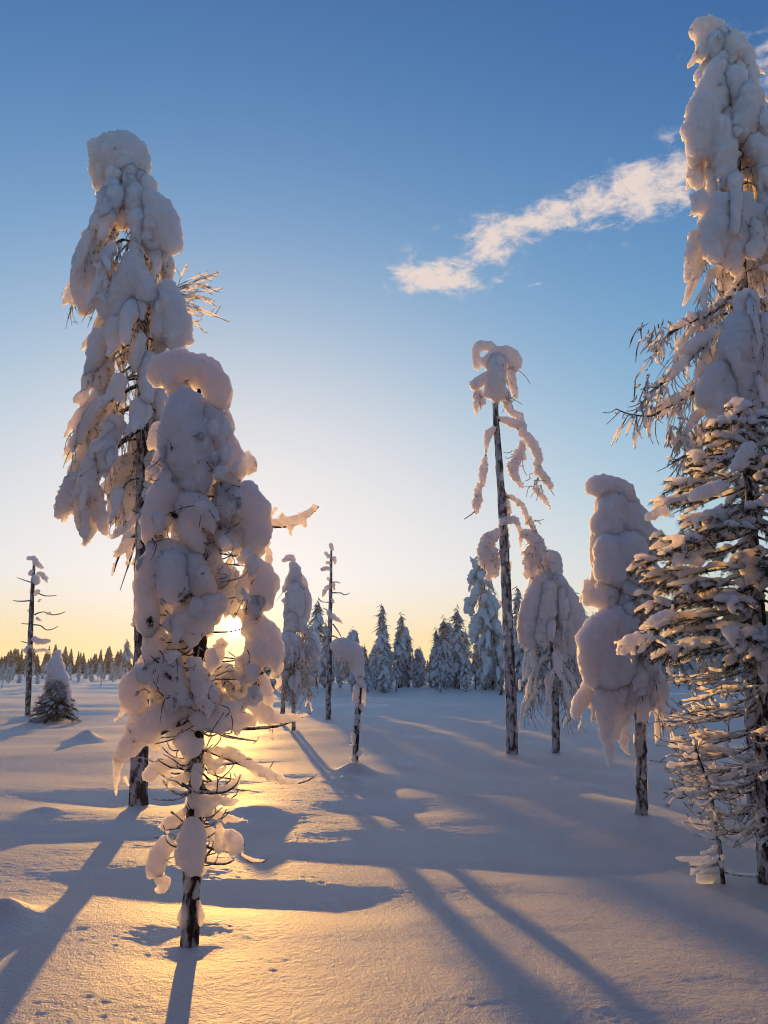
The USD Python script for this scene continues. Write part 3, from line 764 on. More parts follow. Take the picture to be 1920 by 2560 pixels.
# ================================================================== C: tall thin pine right of centre
def tree_thin():
    T = Tree('C', 'thin_pine', 'tall thin pine with a bare frosted trunk and ragged snow-capped top, right of centre')
    R = np.random.default_rng(8)
    T.trunk([(1282, 1900, 15), (1275, 1700, 14), (1266, 1480, 12.5), (1256, 1280, 10.5), (1245, 1120, 8.5), (1238, 1010, 7), (1240, 920, 5)], lump=.25)
    C = T.clump
    H = .026
    C([[(1193, 912, 9), (1190, 885, 11), (1200, 864, 12), (1222, 866, 12), (1238, 878, 12), (1262, 878, 13), (1286, 888, 12), (1294, 905, 11), (1290, 922, 7)], [(1212, 906, 12), (1240, 892, 17), (1266, 896, 15), (1282, 908, 11)]], -.03, h=H, amp=.1)
    T.stick([(1240, 930, 3), (1228, 880, 2.5), (1205, 868, 2), (1192, 905, 1)], -.03); T.stick([(1240, 910, 3), (1262, 882, 2.5), (1290, 895, 2), (1291, 930, 1)], -.03)
    C([[(1245, 898, 16), (1240, 920, 22), (1240, 955, 24), (1225, 980, 16)], [(1262, 985, 14), (1240, 990, 14)], [(1215, 945, 14), (1190, 960, 14), (1185, 966, 9)]], -.1, h=H, amp=.12)
    C([[(1195, 985, 12), (1202, 1000, 12)], [(1190, 1010, 8), (1191, 1032, 4)]], 0, h=.022, amp=.15)
    C([(1275, 925, 12), (1282, 960, 10), (1288, 990, 7)], .05, h=.022, amp=.25)
    C([[(1265, 1005, 9), (1280, 1030, 9), (1300, 1040, 10)], [(1300, 1050, 10), (1308, 1075, 6)]], .05, h=.022, amp=.25)
    T.stick([(1245, 1048, 5), (1290, 1065, 5), (1325, 1105, 4), (1350, 1165, 3), (1380, 1210, 2)], -.1)
    C([[(1250, 1046, 7), (1285, 1058, 11), (1305, 1065, 11)], [(1305, 1080, 10), (1332, 1112, 12), (1347, 1150, 10), (1340, 1160, 8)]], -.1, h=.024, amp=.15)
    C([[(1305, 1110, 9), (1300, 1135, 12), (1282, 1170, 13), (1290, 1195, 10), (1302, 1215, 6)]], -.12, h=.022, amp=.3)
    C([[(1345, 1175, 10), (1362, 1195, 10), (1375, 1215, 8)], [(1340, 1225, 9), (1358, 1245, 7), (1375, 1270, 4)]], -.1, h=.02, amp=.35)
    T.stick([(1242, 1070, 4), (1220, 1095, 3), (1214, 1140, 2.4), (1205, 1200, 2), (1192, 1270, 1.6), (1160, 1298, 1)])
    C([(1238, 1070, 8), (1222, 1085, 10), (1216, 1115, 6), (1215, 1135, 3)], 0, h=.022, amp=.2)
    C([(1214, 1145, 6), (1209, 1175, 10), (1206, 1212, 7)], 0, h=.02, amp=.2); C([(1196, 1215, 7), (1193, 1250, 11), (1192, 1278, 7)], 0, h=.02, amp=.2)
    T.stick([(1256, 1230, 5), (1268, 1270, 5), (1272, 1300, 4)], .05)
    C([(1262, 1235, 5), (1272, 1280, 7), (1268, 1300, 5)], .05, h=.022, amp=.2)
    T.stick([(1262, 1240, 3), (1305, 1265, 3), (1322, 1300, 2), (1340, 1330, 2)], -.05)
    C([[(1270, 1240, 5), (1298, 1256, 8), (1310, 1275, 7)], [(1312, 1280, 6), (1325, 1305, 9), (1338, 1330, 6)]], -.05, h=.02, amp=.2)
    C([[(1255, 1305, 9), (1285, 1300, 10), (1295, 1310, 7)]], -.12, h=.022, amp=.2)
    T.stick([(1272, 1300, 4), (1290, 1310, 3), (1302, 1345, 3)], .05)
    C([[(1298, 1320, 6), (1303, 1345, 6), (1300, 1365, 4)]], .05, h=.02, amp=.2)
    for cx, s in ((1222, -1), (1335, 1)):
        caps = [[(cx - 20 * s, 1335, 12), (cx, 1350, 18), (cx + 12 * s, 1380, 18), (cx + 8 * s, 1410, 13)], [(cx - 8 * s, 1380, 16), (cx - 6 * s, 1420, 13), (cx, 1445, 8)], [(cx - 16 * s, 1400, 12), (cx - 18 * s, 1440, 7)]]
        C(caps, -.05, h=.026, amp=.3)
    tw = []
    for px, py, n, dx, dy_ in ((1265, 960, 16, 40, 60), (1350, 1220, 18, 40, 40), (1292, 1160, 14, 25, 50), (1225, 1410, 34, 40, 70), (1338, 1410, 34, 40, 70), (1200, 1000, 8, 10, 30), (1270, 1010, 14, 30, 40), (1330, 1320, 8, 15, 30)):
        for _ in range(n):
            a = T.p(px + R.normal() * dx * .3, py - R.uniform(0, dy_), R.normal() * .15)
            e = a + np.array([R.normal() * .12, R.normal() * .12, R.uniform(-.35, .02)])
            tw.append(tube(spline(np.array([a, (a + e) / 2 + R.normal(size=3) * .03, e]), 5), np.linspace(.011, .007, 5), 3))
    T.put('twigs', join(tw), M_TWIG, smooth=False, kind='stuff')
    T.trunk_snow(60, R, .06, .026, z0=.3, z1=5.8)


def tree_round():
    T = Tree('D', 'snow_laden_pine', 'broad snow-draped pine with hanging lower branches just right of the tall thin pine')
    R = np.random.default_rng(11)
    T.trunk([(1390, 1895, 10), (1388, 1750, 9), (1382, 1600, 8), (1378, 1450, 5), (1372, 1400, 3)])
    C = T.clump
    C([[(1365, 1392, 17), (1382, 1395, 18), (1392, 1415, 14)], [(1372, 1410, 22), (1378, 1440, 24)]], -.05, h=.032, amp=.08)
    C([[(1355, 1450, 20), (1335, 1500, 26), (1318, 1555, 24), (1312, 1600, 16)], [(1345, 1540, 24), (1340, 1590, 18)]], -.25, h=.032, amp=.12)
    C([[(1395, 1460, 22), (1420, 1510, 26), (1445, 1560, 24), (1462, 1600, 16)], [(1420, 1560, 26), (1425, 1610, 22)], [(1402, 1590, 20), (1405, 1640, 16)]], -.25, h=.032, amp=.12)
    C([[(1372, 1470, 22), (1365, 1530, 24), (1352, 1590, 20)]], -.35, h=.032, amp=.12)
    E_ = [(1440, 1335, 1412), (1500, 1312, 1440), (1560, 1300, 1462), (1620, 1295, 1480), (1700, 1290, 1492), (1770, 1288, 1490), (1810, 1290, 1480)]
    T.crown(E_, 52, R, .11, .036, droop=(.8, 1.5), fingers=(2, 4), fl=(.15, .42), cover=(.4, .9), twigs=15, twig_len=.36, twig_r=.009, r_low=.6)


def tree_ghost():
    T = Tree('E', 'snow_laden_pine', 'plump snow-buried pine with a beak-like snow cap, left of the bushy pine')
    R = np.random.default_rng(13)
    T.trunk([(1603, 2050, 14.5), (1602, 1900, 14), (1598, 1780, 13), (1585, 1600, 11), (1560, 1400, 8), (1535, 1250, 5)])
    C = T.clump
    C([[(1476, 1222, 14), (1492, 1214, 24), (1512, 1218, 31), (1540, 1230, 32), (1565, 1255, 28), (1585, 1290, 22)]], -.05, h=.024, amp=.05)
    C([[(1530, 1270, 40), (1525, 1310, 40), (1518, 1345, 26)], [(1575, 1290, 36), (1600, 1330, 34), (1625, 1365, 26)]], -.08, h=.024, amp=.06)
    C([[(1500, 1290, 14), (1490, 1340, 14), (1486, 1400, 12), (1492, 1430, 8)]], .05, h=.022, amp=.1)
    C([[(1520, 1370, 34), (1530, 1420, 36), (1540, 1450, 22)], [(1575, 1370, 40), (1590, 1420, 40), (1610, 1460, 26)], [(1505, 1410, 22), (1500, 1440, 14)]], -.22, h=.024, amp=.08)
    C([[(1470, 1460, 12), (1480, 1490, 20), (1500, 1500, 20)], [(1530, 1470, 18), (1525, 1500, 20), (1515, 1525, 12)]], -.18, h=.022, amp=.15)
    C([[(1575, 1490, 24), (1560, 1520, 24)], [(1610, 1500, 26), (1640, 1530, 22)]], -.2, h=.022, amp=.15)
    C([[(1540, 1545, 24), (1515, 1560, 34), (1490, 1595, 40), (1480, 1650, 34), (1482, 1700, 20)], [(1560, 1560, 26), (1560, 1620, 36), (1545, 1680, 34)], [(1520, 1640, 38), (1520, 1700, 30)]], -.3, h=.024, amp=.07)
    C([[(1590, 1600, 36), (1610, 1660, 36), (1620, 1720, 28), (1625, 1760, 18)], [(1580, 1680, 36), (1575, 1740, 30), (1570, 1775, 16)]], -.2, h=.024, amp=.09)
    C([[(1510, 1700, 28), (1512, 1760, 26), (1515, 1820, 18), (1522, 1880, 12), (1522, 1912, 6)], [(1540, 1730, 26), (1545, 1790, 16), (1540, 1840, 9)]], -.25, h=.022, amp=.12)
    C([[(1475, 1720, 18), (1455, 1750, 20), (1440, 1780, 14)], [(1490, 1740, 16), (1492, 1790, 12)]], -.05, h=.022, amp=.15)
    C([[(1572, 1790, 10), (1560, 1830, 13), (1560, 1870, 11), (1570, 1885, 6)]], -.12, h=.02, amp=.2)
    E_ = [(1400, 1492, 1650), (1480, 1470, 1660), (1560, 1480, 1665), (1640, 1470, 1670), (1720, 1455, 1680), (1790, 1440, 1680), (1830, 1450, 1660)]
    T.crown(E_, 36, R, .12, .03, droop=(.7, 1.3), fingers=(2, 4), fl=(.15, .4), cover=(.5, .95), twigs=9, twig_len=.3, twig_r=.007, r_low=.7)
    T.trunk_snow(10, R, .04, .018, z0=.1, z1=1.6)


def tree_tall_right():
    T = Tree('G', 'snow_laden_pine', 'tallest snow-laden pine at the right edge, its top drooping like a hood')
    R = np.random.default_rng(17)
    T.trunk([(1890, 2060, 22), (1882, 1700, 20), (1875, 1300, 18), (1862, 900, 15), (1852, 600, 11), (1840, 380, 8), (1800, 160, 4), (1775, 90, 3)])
    C = T.clump
    C([[(1742, 78, 17), (1752, 66, 20), (1775, 70, 24), (1795, 90, 24)], [(1765, 95, 22), (1762, 130, 20), (1772, 155, 13)], [(1790, 110, 26), (1785, 150, 22)]], -.03, h=.026, amp=.07)
    C([[(1815, 88, 18), (1838, 110, 24), (1855, 150, 26), (1868, 200, 24), (1872, 235, 16)], [(1820, 140, 26), (1835, 190, 26)]], -.08, h=.026, amp=.09)
    C([[(1790, 175, 26), (1775, 215, 26), (1750, 255, 22), (1738, 295, 14)], [(1800, 220, 26), (1795, 265, 22)]], -.2, h=.026, amp=.09)
    C([[(1760, 270, 34), (1750, 330, 36), (1745, 380, 24)], [(1790, 330, 36), (1805, 390, 32), (1815, 450, 22)], [(1870, 250, 36), (1860, 310, 32), (1845, 340, 18)]], -.3, h=.026, amp=.09)
    C([[(1735, 400, 16), (1738, 440, 18), (1748, 468, 10)], [(1785, 430, 22), (1790, 475, 16)]], -.1, h=.024, amp=.15)
    C([[(1750, 495, 20), (1745, 520, 14)], [(1800, 520, 34), (1790, 570, 34), (1785, 620, 28), (1790, 650, 14)], [(1850, 520, 34), (1840, 580, 36), (1835, 640, 26), (1840, 672, 14)], [(1890, 540, 30), (1890, 610, 26)]], -.3, h=.026, amp=.1)
    C([[(1740, 590, 18), (1728, 640, 15), (1722, 690, 10)]], -.05, h=.022, amp=.2)
    # the broad white shoulder low down
    C([[(1855, 745, 16), (1850, 790, 20), (1850, 830, 40), (1845, 880, 50)], [(1900, 830, 44), (1920, 880, 46), (1900, 930, 36)], [(1860, 930, 40), (1870, 990, 32), (1880, 1030, 14)]], -.45, h=.026, amp=.07)
    C([[(1800, 820, 12), (1760, 845, 16), (1725, 870, 18), (1705, 880, 12)]], -.3, h=.024, amp=.12)
    C([[(1800, 930, 30), (1775, 965, 28), (1760, 1000, 20)], [(1790, 990, 28), (1785, 1040, 16), (1780, 1075, 8)], [(1820, 960, 30), (1830, 1010, 24)]], -.4, h=.026, amp=.1)
    E_ = [(110, 1752, 1862), (180, 1752, 1888), (250, 1738, 1902), (330, 1728, 1918), (420, 1722, 1935), (520, 1722, 1950), (620, 1718, 1965), (720, 1712, 1975)]
    T.crown(E_, 60, R, .125, .028, droop=(.9, 1.8), fingers=(2, 4), fl=(.16, .4), cover=(.45, .95), twigs=10, twig_len=.34, twig_r=.0065, tufts=1)
    E2 = [(760, 1700, 1990), (850, 1690, 2010), (950, 1660, 2030), (1050, 1650, 2040), (1180, 1640, 2050)]
    T.crown(E2, 26, R, .085, .026, droop=(.5, 1.1), fingers=(2, 4), fl=(.14, .34), cover=(.5, .95), twigs=26, twig_len=.42, twig_r=.007, tufts=1, r_low=.8)
    # long low boughs reaching out to the left
    tw, sn = [], []
    for P_, dy in (([(1850, 690, 7), (1780, 780, 6), (1735, 800, 5), (1680, 830, 4), (1640, 880, 3)], -.1), ([(1850, 780, 8), (1750, 870, 7), (1690, 930, 5), (1640, 970, 4), (1590, 1030, 2)], -.3), ([(1860, 860, 7), (1760, 960, 6), (1680, 1010, 5), (1620, 1040, 3), (1540, 1022, 1.5)], -.15), ([(1868, 1000, 6), (1790, 1080, 5), (1730, 1130, 4), (1690, 1150, 2)], -.1)):
        T.stick(P_, dy)
        C([(x + 3, y - 9, 7 + 6 * math.sin(i * 1.7 + 1) ** 2) for i, (x, y, r) in enumerate(P_[:-1])], dy, h=.022, amp=.25)
        q = spline(T.pts(P_, dy), 40)[:, :3]
        for _ in range(60):
            o = q[R.integers(8, 40)]
            e = o + np.array([R.uniform(-.22, .08), R.normal() * .12, R.uniform(-.4, .02)])
            w = spline(np.array([o, (o + e) / 2 + [-.03, 0, -.03], e]), 6)
            tw.append(tube(w, np.linspace(.008, .005, 6), 3))
            if R.random() < .5:
                sn += chain(np.c_[w[2:6] + [0, 0, .012], [.012, .022, .020, .010]])
    for cx, cy, n in ((1640, 870, 40), (1625, 1010, 40), (1700, 1120, 50)):
        for _ in range(n):
            o = T.p(cx + R.normal() * 18, cy - 30 + R.normal() * 22, -.15 + R.normal() * .1)
            e = o + np.array([R.uniform(-.14, .06), R.normal() * .08, R.uniform(-.28, -.02)])
            w = spline(np.array([o, (o + e) / 2 + R.normal(size=3) * .02, e]), 5)
            tw.append(tube(w, np.array([.006, .009, .010, .008, .004]), 4))
            if R.random() < .6:
                sn += chain(np.c_[w[1:4] + [0, 0, .01], [.014, .022, .014]])
    T.put('twigs', join(tw), M_TWIG, smooth=False, kind='stuff')
    T.put('twig_snow', snow_mesh(sn, .016, k=.008, amp=.3, seed=77), M_SNOW, kind='stuff')


def tree_bushy():
    T = Tree('F', 'bushy_pine', 'dark bushy pine at the right edge with needles showing and bare curved lower twigs')
    R = np.random.default_rng(19)
    T.trunk([(1915, 2240, 22), (1912, 2000, 20), (1905, 1750, 18), (1895, 1500, 15), (1880, 1300, 11), (1860, 1130, 7), (1846, 1015, 4)], mat=M_BARKDARK)
    C = T.clump
    C([[(1822, 1014, 12), (1840, 1008, 14), (1860, 1020, 13)], [(1845, 1030, 16), (1868, 1045, 14)]], -.03, h=.02, amp=.15)
    env, zlo, zhi = T.envelope([(1030, 1800, 1895), (1100, 1755, 1925), (1180, 1670, 1960), (1280, 1615, 2010), (1350, 1590, 2060), (1450, 1575, 2120), (1550, 1560, 2150), (1650, 1550, 2180), (1720, 1580, 2190), (1800, 1600, 2200), (1900, 1620, 2180), (2000, 1690, 2120), (2080, 1730, 2060)])
    tw, nd, lt = [], [], []
    N = 118
    for i in range(N):
        u = (i + R.uniform(.1, .9)) / N
        zt = zlo + (zhi - zlo) * u
        a = i * 2.39996 + R.normal() * .3
        c = T.on_trunk(zt)
        xl, xr = env(zt)
        rx = (xr - c[0]) if math.cos(a) > 0 else (c[0] - xl)
        ry = .42 * (xr - xl)
        RR = max(math.hypot(math.cos(a) * rx, math.sin(a) * ry) * (R.uniform(.78, 1.02) if u > .42 else R.uniform(.4, 1.02)), .08)
        d = np.array([math.cos(a), math.sin(a), 0])
        pz = -.12 if u > .42 else R.uniform(-.3, .02)
        p3 = c[:3] + d * RR + [0, 0, R.uniform(-.34, .14) * RR]
        q = spline(np.array([c[:3] + [0, 0, .05], c[:3] + d * RR * .35 + [0, 0, pz * RR * .55], c[:3] + d * RR * .75 + [0, 0, pz * RR * .9], p3]), 16)
        br = T.put('branch', tube(q, np.linspace(max(.012, .016 * RR), .0045, 16), 5), M_BRANCH)
        snowy = u > .38
        perp = np.array([-d[1], d[0], 0])
        ns = int((16 if snowy else 20) * min(1, RR / .8)) + 4
        caps = []
        for j in range(ns):
            t = R.uniform(.25, 1.0)
            k = min(int(t * 15), 15)
            o = q[k]
            sgn = 1 if j % 2 else -1
            L = (.10 + .26 * (1.1 - t)) * R.uniform(.7, 1.25) * min(1.2, RR / .7 + .3)
            out = d * R.uniform(.45, 1.0) + perp * sgn * R.uniform(.2, .9)
            out /= np.linalg.norm(out)
            if snowy:
                e = o + out * L + [0, 0, R.uniform(-.10, .03)]
                w = spline(np.array([o, (o + e) / 2 + [0, 0, .015], e]), 6)
                tw.append(tube(w, np.linspace(.007, .004, 6), 4))
                r = R.uniform(.017, .031)
                if R.random() < .85:
                    m = w[1:] + [0, 0, r * .75]
                    caps += chain(np.c_[m, r * np.array([.7, 1, 1.15, 1.0, .7]) * R.uniform(.8, 1.2, 5)])
                for k2 in range(2, 6):
                    nd.append(tuft(w[k2] - [0, 0, .012], w[k2] - w[k2 - 1] - [0, 0, .02], 14, .055, R, .0026, 1.1))
            else:
                e = o + out * L * R.uniform(.7, 1.5) + [0, 0, R.uniform(-.12, .12)]
                w = spline(np.array([o, o + out * L * .6 + [0, 0, R.uniform(-.05, .02)], e]), 8)
                lt.append(tube(w, np.linspace(.0065, .0035, 8), 4))
                if R.random() < .75:
                    r = R.uniform(.006, .014)
                    m = w[1:7] + [0, 0, r * .6]
                    caps += chain(np.c_[m, r * R.uniform(.6, 1.2, 6)])
                if R.random() < .25:
                    nd.append(tuft(w[6], w[6] - w[4], 8, .045, R, .0022, .9))
        if snowy or R.random() < .7:
            t = np.linspace(.2, .98, 8)
            m = np.array([np.interp(t, np.linspace(0, 1, 16), q[:, k]) for k in range(3)]).T
            r = (.024 if snowy else .011) * R.uniform(.6, 1.3, 8) * (1 - .4 * t)
            m[:, 2] += r * .7
            caps += chain(np.c_[m, r])
        if caps:
            T.n += 1
            T.put('snow_load', snow_mesh(caps, .0145 if snowy else .010, k=.008, amp=.3, freq=16.0, seed=T.n * 3), M_SNOW, parent=br)
    T.put('twigs', join(tw), M_BRANCH, smooth=False, kind='stuff')
    T.put('bare_twigs', join(lt), M_TWIG, smooth=False, kind='stuff')
    T.put('needles', join(nd), M_NEEDLE, smooth=False, kind='stuff')
    # heavier pads near the front of the crown
    for P_ in ([[(1870, 1120, 14), (1850, 1150, 18), (1835, 1175, 10)]], [[(1660, 1275, 12), (1625, 1290, 10), (1612, 1300, 6)]], [[(1800, 1215, 16), (1760, 1230, 18), (1730, 1245, 12)]], [[(1850, 1400, 22), (1880, 1420, 24), (1900, 1450, 18)]], [[(1620, 1590, 12), (1570, 1610, 20), (1552, 1630, 10)]], [[(1830, 1580, 20), (1850, 1610, 18)]], [[(1680, 1530, 12), (1640, 1545, 14), (1610, 1560, 8)]], [[(1900, 1590, 26), (1920, 1640, 28), (1915, 1690, 18)]], [[(1770, 1290, 18), (1810, 1290, 20), (1840, 1310, 14)]], [[(1690, 1400, 14), (1720, 1395, 16), (1750, 1410, 12)]]):
        C(P_, R.uniform(-.55, -.25), h=.016, amp=.25, freq=14.0)
    T.trunk_snow(18, R, .04, .014, z0=.1, z1=3.0)


def sapling():
    T = Tree('H', 'sapling', 'thin frosted sapling with drooping twigs in front of the bushy pine, lower right')
    R = np.random.default_rng(23)
    T.trunk([(1808, 2215, 6), (1800, 2130, 5.5), (1788, 2050, 5), (1770, 1960, 4), (1745, 1890, 3.2), (1735, 1850, 2)], mat=M_BARKDARK, sides=8, lump=.2)
    tw = []
    caps_all = []
    for i in range(34):
        u = R.uniform(.25, 1)
        c = T.line[int(u * 59)][:3]
        a = R.uniform(0, 2 * np.pi)
        L = R.uniform(.12, .42) * (1.15 - .5 * u)
        d = np.array([math.cos(a), math.sin(a), 0])
        w = spline(np.array([c, c + d * L * .5 + [0, 0, -.02], c + d * L + [0, 0, R.uniform(-.08, .06)]]), 8)
        br = T.put('branch', tube(w, np.linspace(.006, .0028, 8), 5), M_BRANCH)
        r = R.uniform(.014, .028)
        m = w[1:] + [0, 0, r * .6]
        T.put('snow_load', snow_mesh(chain(np.c_[m, r * R.uniform(.5, 1.2, 7)]), .012, amp=.3, seed=i), M_SNOW, parent=br)
    T.clump([(1778, 2175, 16), (1765, 2190, 20), (1755, 2200, 14)], .1, h=.014, amp=.15)
    T.trunk_snow(10, R, .018, .010)


def ragged_pine():
    T = Tree('P', 'ragged_pine', 'tall ragged snowy pine with a dark leaning stem, just behind the thin pine', foot=ground_at(1252, 1738))
    R = np.random.default_rng(37)
    T.trunk([(1254, 1742, 7), (1238, 1640, 6), (1222, 1540, 5), (1207, 1460, 4), (1196, 1400, 2)], mat=M_FARBARK, sides=8, n=24)
    C = T.clump
    for P_ in ([[(1180, 1398, 5), (1186, 1408, 7)], [(1190, 1415, 8)]], [[(1200, 1425, 9), (1178, 1440, 9), (1174, 1455, 6)]], [[(1225, 1435, 10), (1212, 1450, 9)]], [[(1172, 1500, 9), (1170, 1520, 11), (1178, 1532, 8)]], [[(1190, 1480, 12), (1182, 1500, 10)]], [[(1225, 1500, 14), (1240, 1515, 12), (1214, 1505, 10)]], [[(1195, 1550, 16), (1186, 1575, 14), (1182, 1600, 9)]], [[(1206, 1530, 12), (1216, 1540, 9)]], [[(1240, 1560, 12), (1250, 1580, 10)]]):
        C(P_, R.uniform(-.5, .2), h=.075, amp=.3, mat=M_SNOWFAR)
    T.crown([(1400, 1182, 1208), (1450, 1172, 1236), (1520, 1168, 1246), (1600, 1176, 1262), (1680, 1190, 1285), (1720, 1200, 1290)], 44, R, .22, .085, droop=(.5, 1.1), fingers=(1, 3), fl=(.3, .8), cover=(.4, .9), twigs=16, twig_len=.8, twig_r=.022, mat=M_SNOWFAR)


def snag(key, label, line, lumps, sticks, h, name='dead_pine', dy=0.0, mat=M_BARK, R=np.random.default_rng(3), ts=20):
    T = Tree(key, name, label)
    T.trunk(line, mat=mat, sides=10, n=40)
    for P_ in sticks:
        T.stick(P_, 0, sides=5)
    for P_ in lumps:
        T.clump(P_, -.03, h=h, amp=.15)
    T.trunk_snow(ts, R, line[0][2] * T.scale(1700) * .5, h * .9)
    return T


def small_heroes():
    R = np.random.default_rng(29)
    snag('I', 'dead pine at the far left with bare twigs and a drooping snow tip',
         [(70, 1800, 7), (74, 1650, 6.5), (79, 1520, 5.5), (84, 1430, 4), (86, 1400, 2)],
         [[(72, 1396, 6), (80, 1396, 7), (92, 1408, 8), (104, 1418, 6)], [(78, 1430, 7), (76, 1436, 5)], [(98, 1434, 6), (112, 1444, 7), (116, 1452, 4)], [(88, 1446, 10), (92, 1454, 8)], [(94, 1478, 6), (90, 1486, 5)], [(98, 1502, 4), (103, 1499, 3)], [(72, 1527, 4), (76, 1529, 3)], [(92, 1546, 5), (102, 1552, 3)], [(74, 1578, 5), (80, 1580, 4)], [(86, 1598, 8), (105, 1604, 8), (124, 1602, 5)], [(64, 1626, 7), (74, 1618, 7)], [(90, 1628, 5), (110, 1624, 5), (122, 1634, 4)], [(118, 1534, 4), (124, 1533, 4)]],
         [[(82, 1457, 2), (60, 1450, 1.2), (43, 1444, .8)], [(80, 1500, 2), (50, 1503, 1.6), (33, 1501, 1)], [(96, 1483, 2), (118, 1490, 1.4), (141, 1488, .9)], [(86, 1537, 2), (110, 1530, 1.4), (130, 1537, 1.4), (163, 1529, .9)], [(84, 1562, 2), (100, 1564, 1.6), (118, 1575, 1.4), (145, 1565, .8)], [(78, 1560, 1.6), (54, 1559, 1)], [(76, 1610, 1.6), (53, 1603, 1)]], .045, R=R)
    # small spruce beside it
    T = Tree('J', 'small_spruce', 'small conical spruce with a snow hood and bare dark needles low down, far left')
    T.trunk([(138, 1800, 6), (142, 1700, 5), (146, 1625, 2)], mat=M_FARBARK, sides=8, n=20)
    T.clump([[(147, 1628, 7), (142, 1645, 12), (136, 1668, 18), (150, 1690, 17)], [(128, 1690, 13), (122, 1705, 8)], [(160, 1690, 9), (164, 1710, 6)]], -.05, h=.05, amp=.15)
    T.clump([(170, 1712, 8), (172, 1740, 9), (172, 1770, 8)], .1, h=.05)
    tw, nd = [], []
    for i in range(230):
        u = R.random()
        py = 1680 + 118 * u
        c = T.on_trunk(T.p(140, py)[2])[:3]
        a = R.uniform(0, 2 * np.pi)
        L = (.16 + .62 * u) * R.uniform(.6, 1.1)
        d = np.array([math.cos(a), math.sin(a), 0])
        e = c + d * L + [0, 0, -.18 * L]
        w = spline(np.array([c, (c + e) / 2 + [0, 0, .04], e]), 6)
        nd.append(tube(w, np.linspace(.02, .03, 6), 4))
        for k in range(2, 6):
            nd.append(tuft(w[k], d - [0, 0, .4], 10, .16, R, .012, 1.0))
        if R.random() < .6:
            tw.append(tube(w[2:] + [0, 0, .03], np.array([.03, .045, .04, .02]), 5))
    T.put('foliage', join(nd), M_FARNEEDLE, smooth=False, kind='stuff')
    T.put('snow_load', join(tw), M_SNOWFAR, kind='stuff')

    # K: twin-trunk group behind the near tree
    T = Tree('K', 'snow_laden_pine', 'slim snow-laden pine right of the sun with a narrow hooded crown on a dark trunk')
    T.trunk([(735, 1845, 5.5), (733, 1720, 5), (732, 1600, 4), (730, 1480, 3), (728, 1410, 2)], mat=M_BARK, sides=9, n=30)
    H = .04
    for P_, dy in (([(711, 1400, 7), (722, 1396, 9), (733, 1400, 8)], 0), ([(732, 1415, 11), (738, 1425, 14), (735, 1440, 14)], -.05), ([[(722, 1445, 8), (715, 1465, 8), (709, 1478, 4)], [(755, 1445, 8), (764, 1465, 7), (766, 1475, 4)]], .0),
                   ([(735, 1470, 17), (742, 1495, 22), (738, 1520, 22)], -.1), ([(760, 1480, 13), (768, 1510, 12), (765, 1545, 10)], .02), ([(718, 1500, 10), (722, 1530, 12), (720, 1560, 10)], -.02), ([[(728, 1540, 18), (732, 1565, 18)], [(752, 1545, 14), (758, 1575, 10)]], -.12),
                   ([(716, 1595, 18), (730, 1610, 24), (735, 1635, 20), (724, 1640, 16)], -.15), ([(778, 1595, 14), (782, 1620, 20), (776, 1645, 14)], -.1), ([(708, 1660, 8), (712, 1690, 6)], 0), ([(706, 1500, 5), (712, 1503, 6)], 0)):
        T.clump(P_, dy, h=H, amp=.14)
    T.crown([(1600, 700, 800), (1650, 695, 810), (1700, 700, 815), (1740, 720, 800)], 22, R, .10, .05, droop=(.6, 1.2), fingers=(1, 3), fl=(.2, .5), cover=(.2, .7), twigs=16, twig_len=.5, twig_r=.011, mat=M_SNOWFAR)
    T.crown([(1460, 712, 762), (1520, 708, 770), (1580, 706, 775)], 14, R, .10, .05, droop=(.8, 1.6), fingers=(1, 3), fl=(.2, .4), cover=(.5, .9), twigs=10, twig_len=.4, twig_r=.010, mat=M_SNOWFAR)
    T.stick([(740, 1680, 2.5), (765, 1710, 2), (780, 1745, 1.5)]); T.clump([[(766, 1755, 3), (762, 1768, 3)], [(772, 1750, 3), (780, 1775, 3)], [(760, 1700, 3), (778, 1740, 3)]], 0, h=.03, amp=.3)
    T = Tree('K2', 'pine_stem', 'dark bare pine stem standing just left of the slim hooded pine, near the sun')
    T.trunk([(706, 1830, 6), (708, 1740, 5.5), (712, 1640, 4), (716, 1540, 2)], mat=M_BARK, sides=9, n=26)
    T.clump([(700, 1690, 6), (703, 1715, 6), (700, 1730, 4)], 0, h=.04, amp=.3); T.trunk_snow(12, R, .04, .03)

    snag('L', 'thin dead pine with small snow pads up its straight stem, left of the snow arch',
         [(821, 1808, 7), (822, 1690, 7), (825, 1560, 5.5), (827, 1460, 4), (828, 1380, 2.5), (828, 1358, 1.5)],
         [[(826, 1360, 5), (830, 1372, 6)], [(815, 1384, 6), (822, 1390, 6)], [(834, 1396, 6), (838, 1406, 5)], [(819, 1406, 5), (824, 1408, 4)], [(805, 1424, 6), (818, 1420, 6), (828, 1424, 5)], [(820, 1446, 4), (822, 1450, 4)], [(822, 1466, 6), (812, 1476, 6), (808, 1490, 3)], [(834, 1462, 5), (836, 1472, 4)], [(830, 1500, 5), (833, 1506, 4)], [(828, 1540, 8), (842, 1548, 6), (855, 1558, 3)], [(822, 1528, 6), (820, 1536, 5)]],
         [[(828, 1457, 2), (842, 1455, 1.4), (850, 1458, 1)], [(830, 1482, 2), (850, 1482, 1.5), (862, 1487, 1.3), (874, 1482, .9)], [(824, 1506, 1.4), (800, 1504, .9)], [(832, 1560, 2), (846, 1580, 1.6), (853, 1592, 1)], [(830, 1590, 2), (842, 1594, 1.5), (848, 1600, 1)], [(818, 1525, 1.4), (808, 1520, 1)]], .042, R=R)
    # M: bent young pine like a cane
    T = Tree('M', 'bent_pine', 'young pine bowed over into a white arch of snow, centre of the snow field')
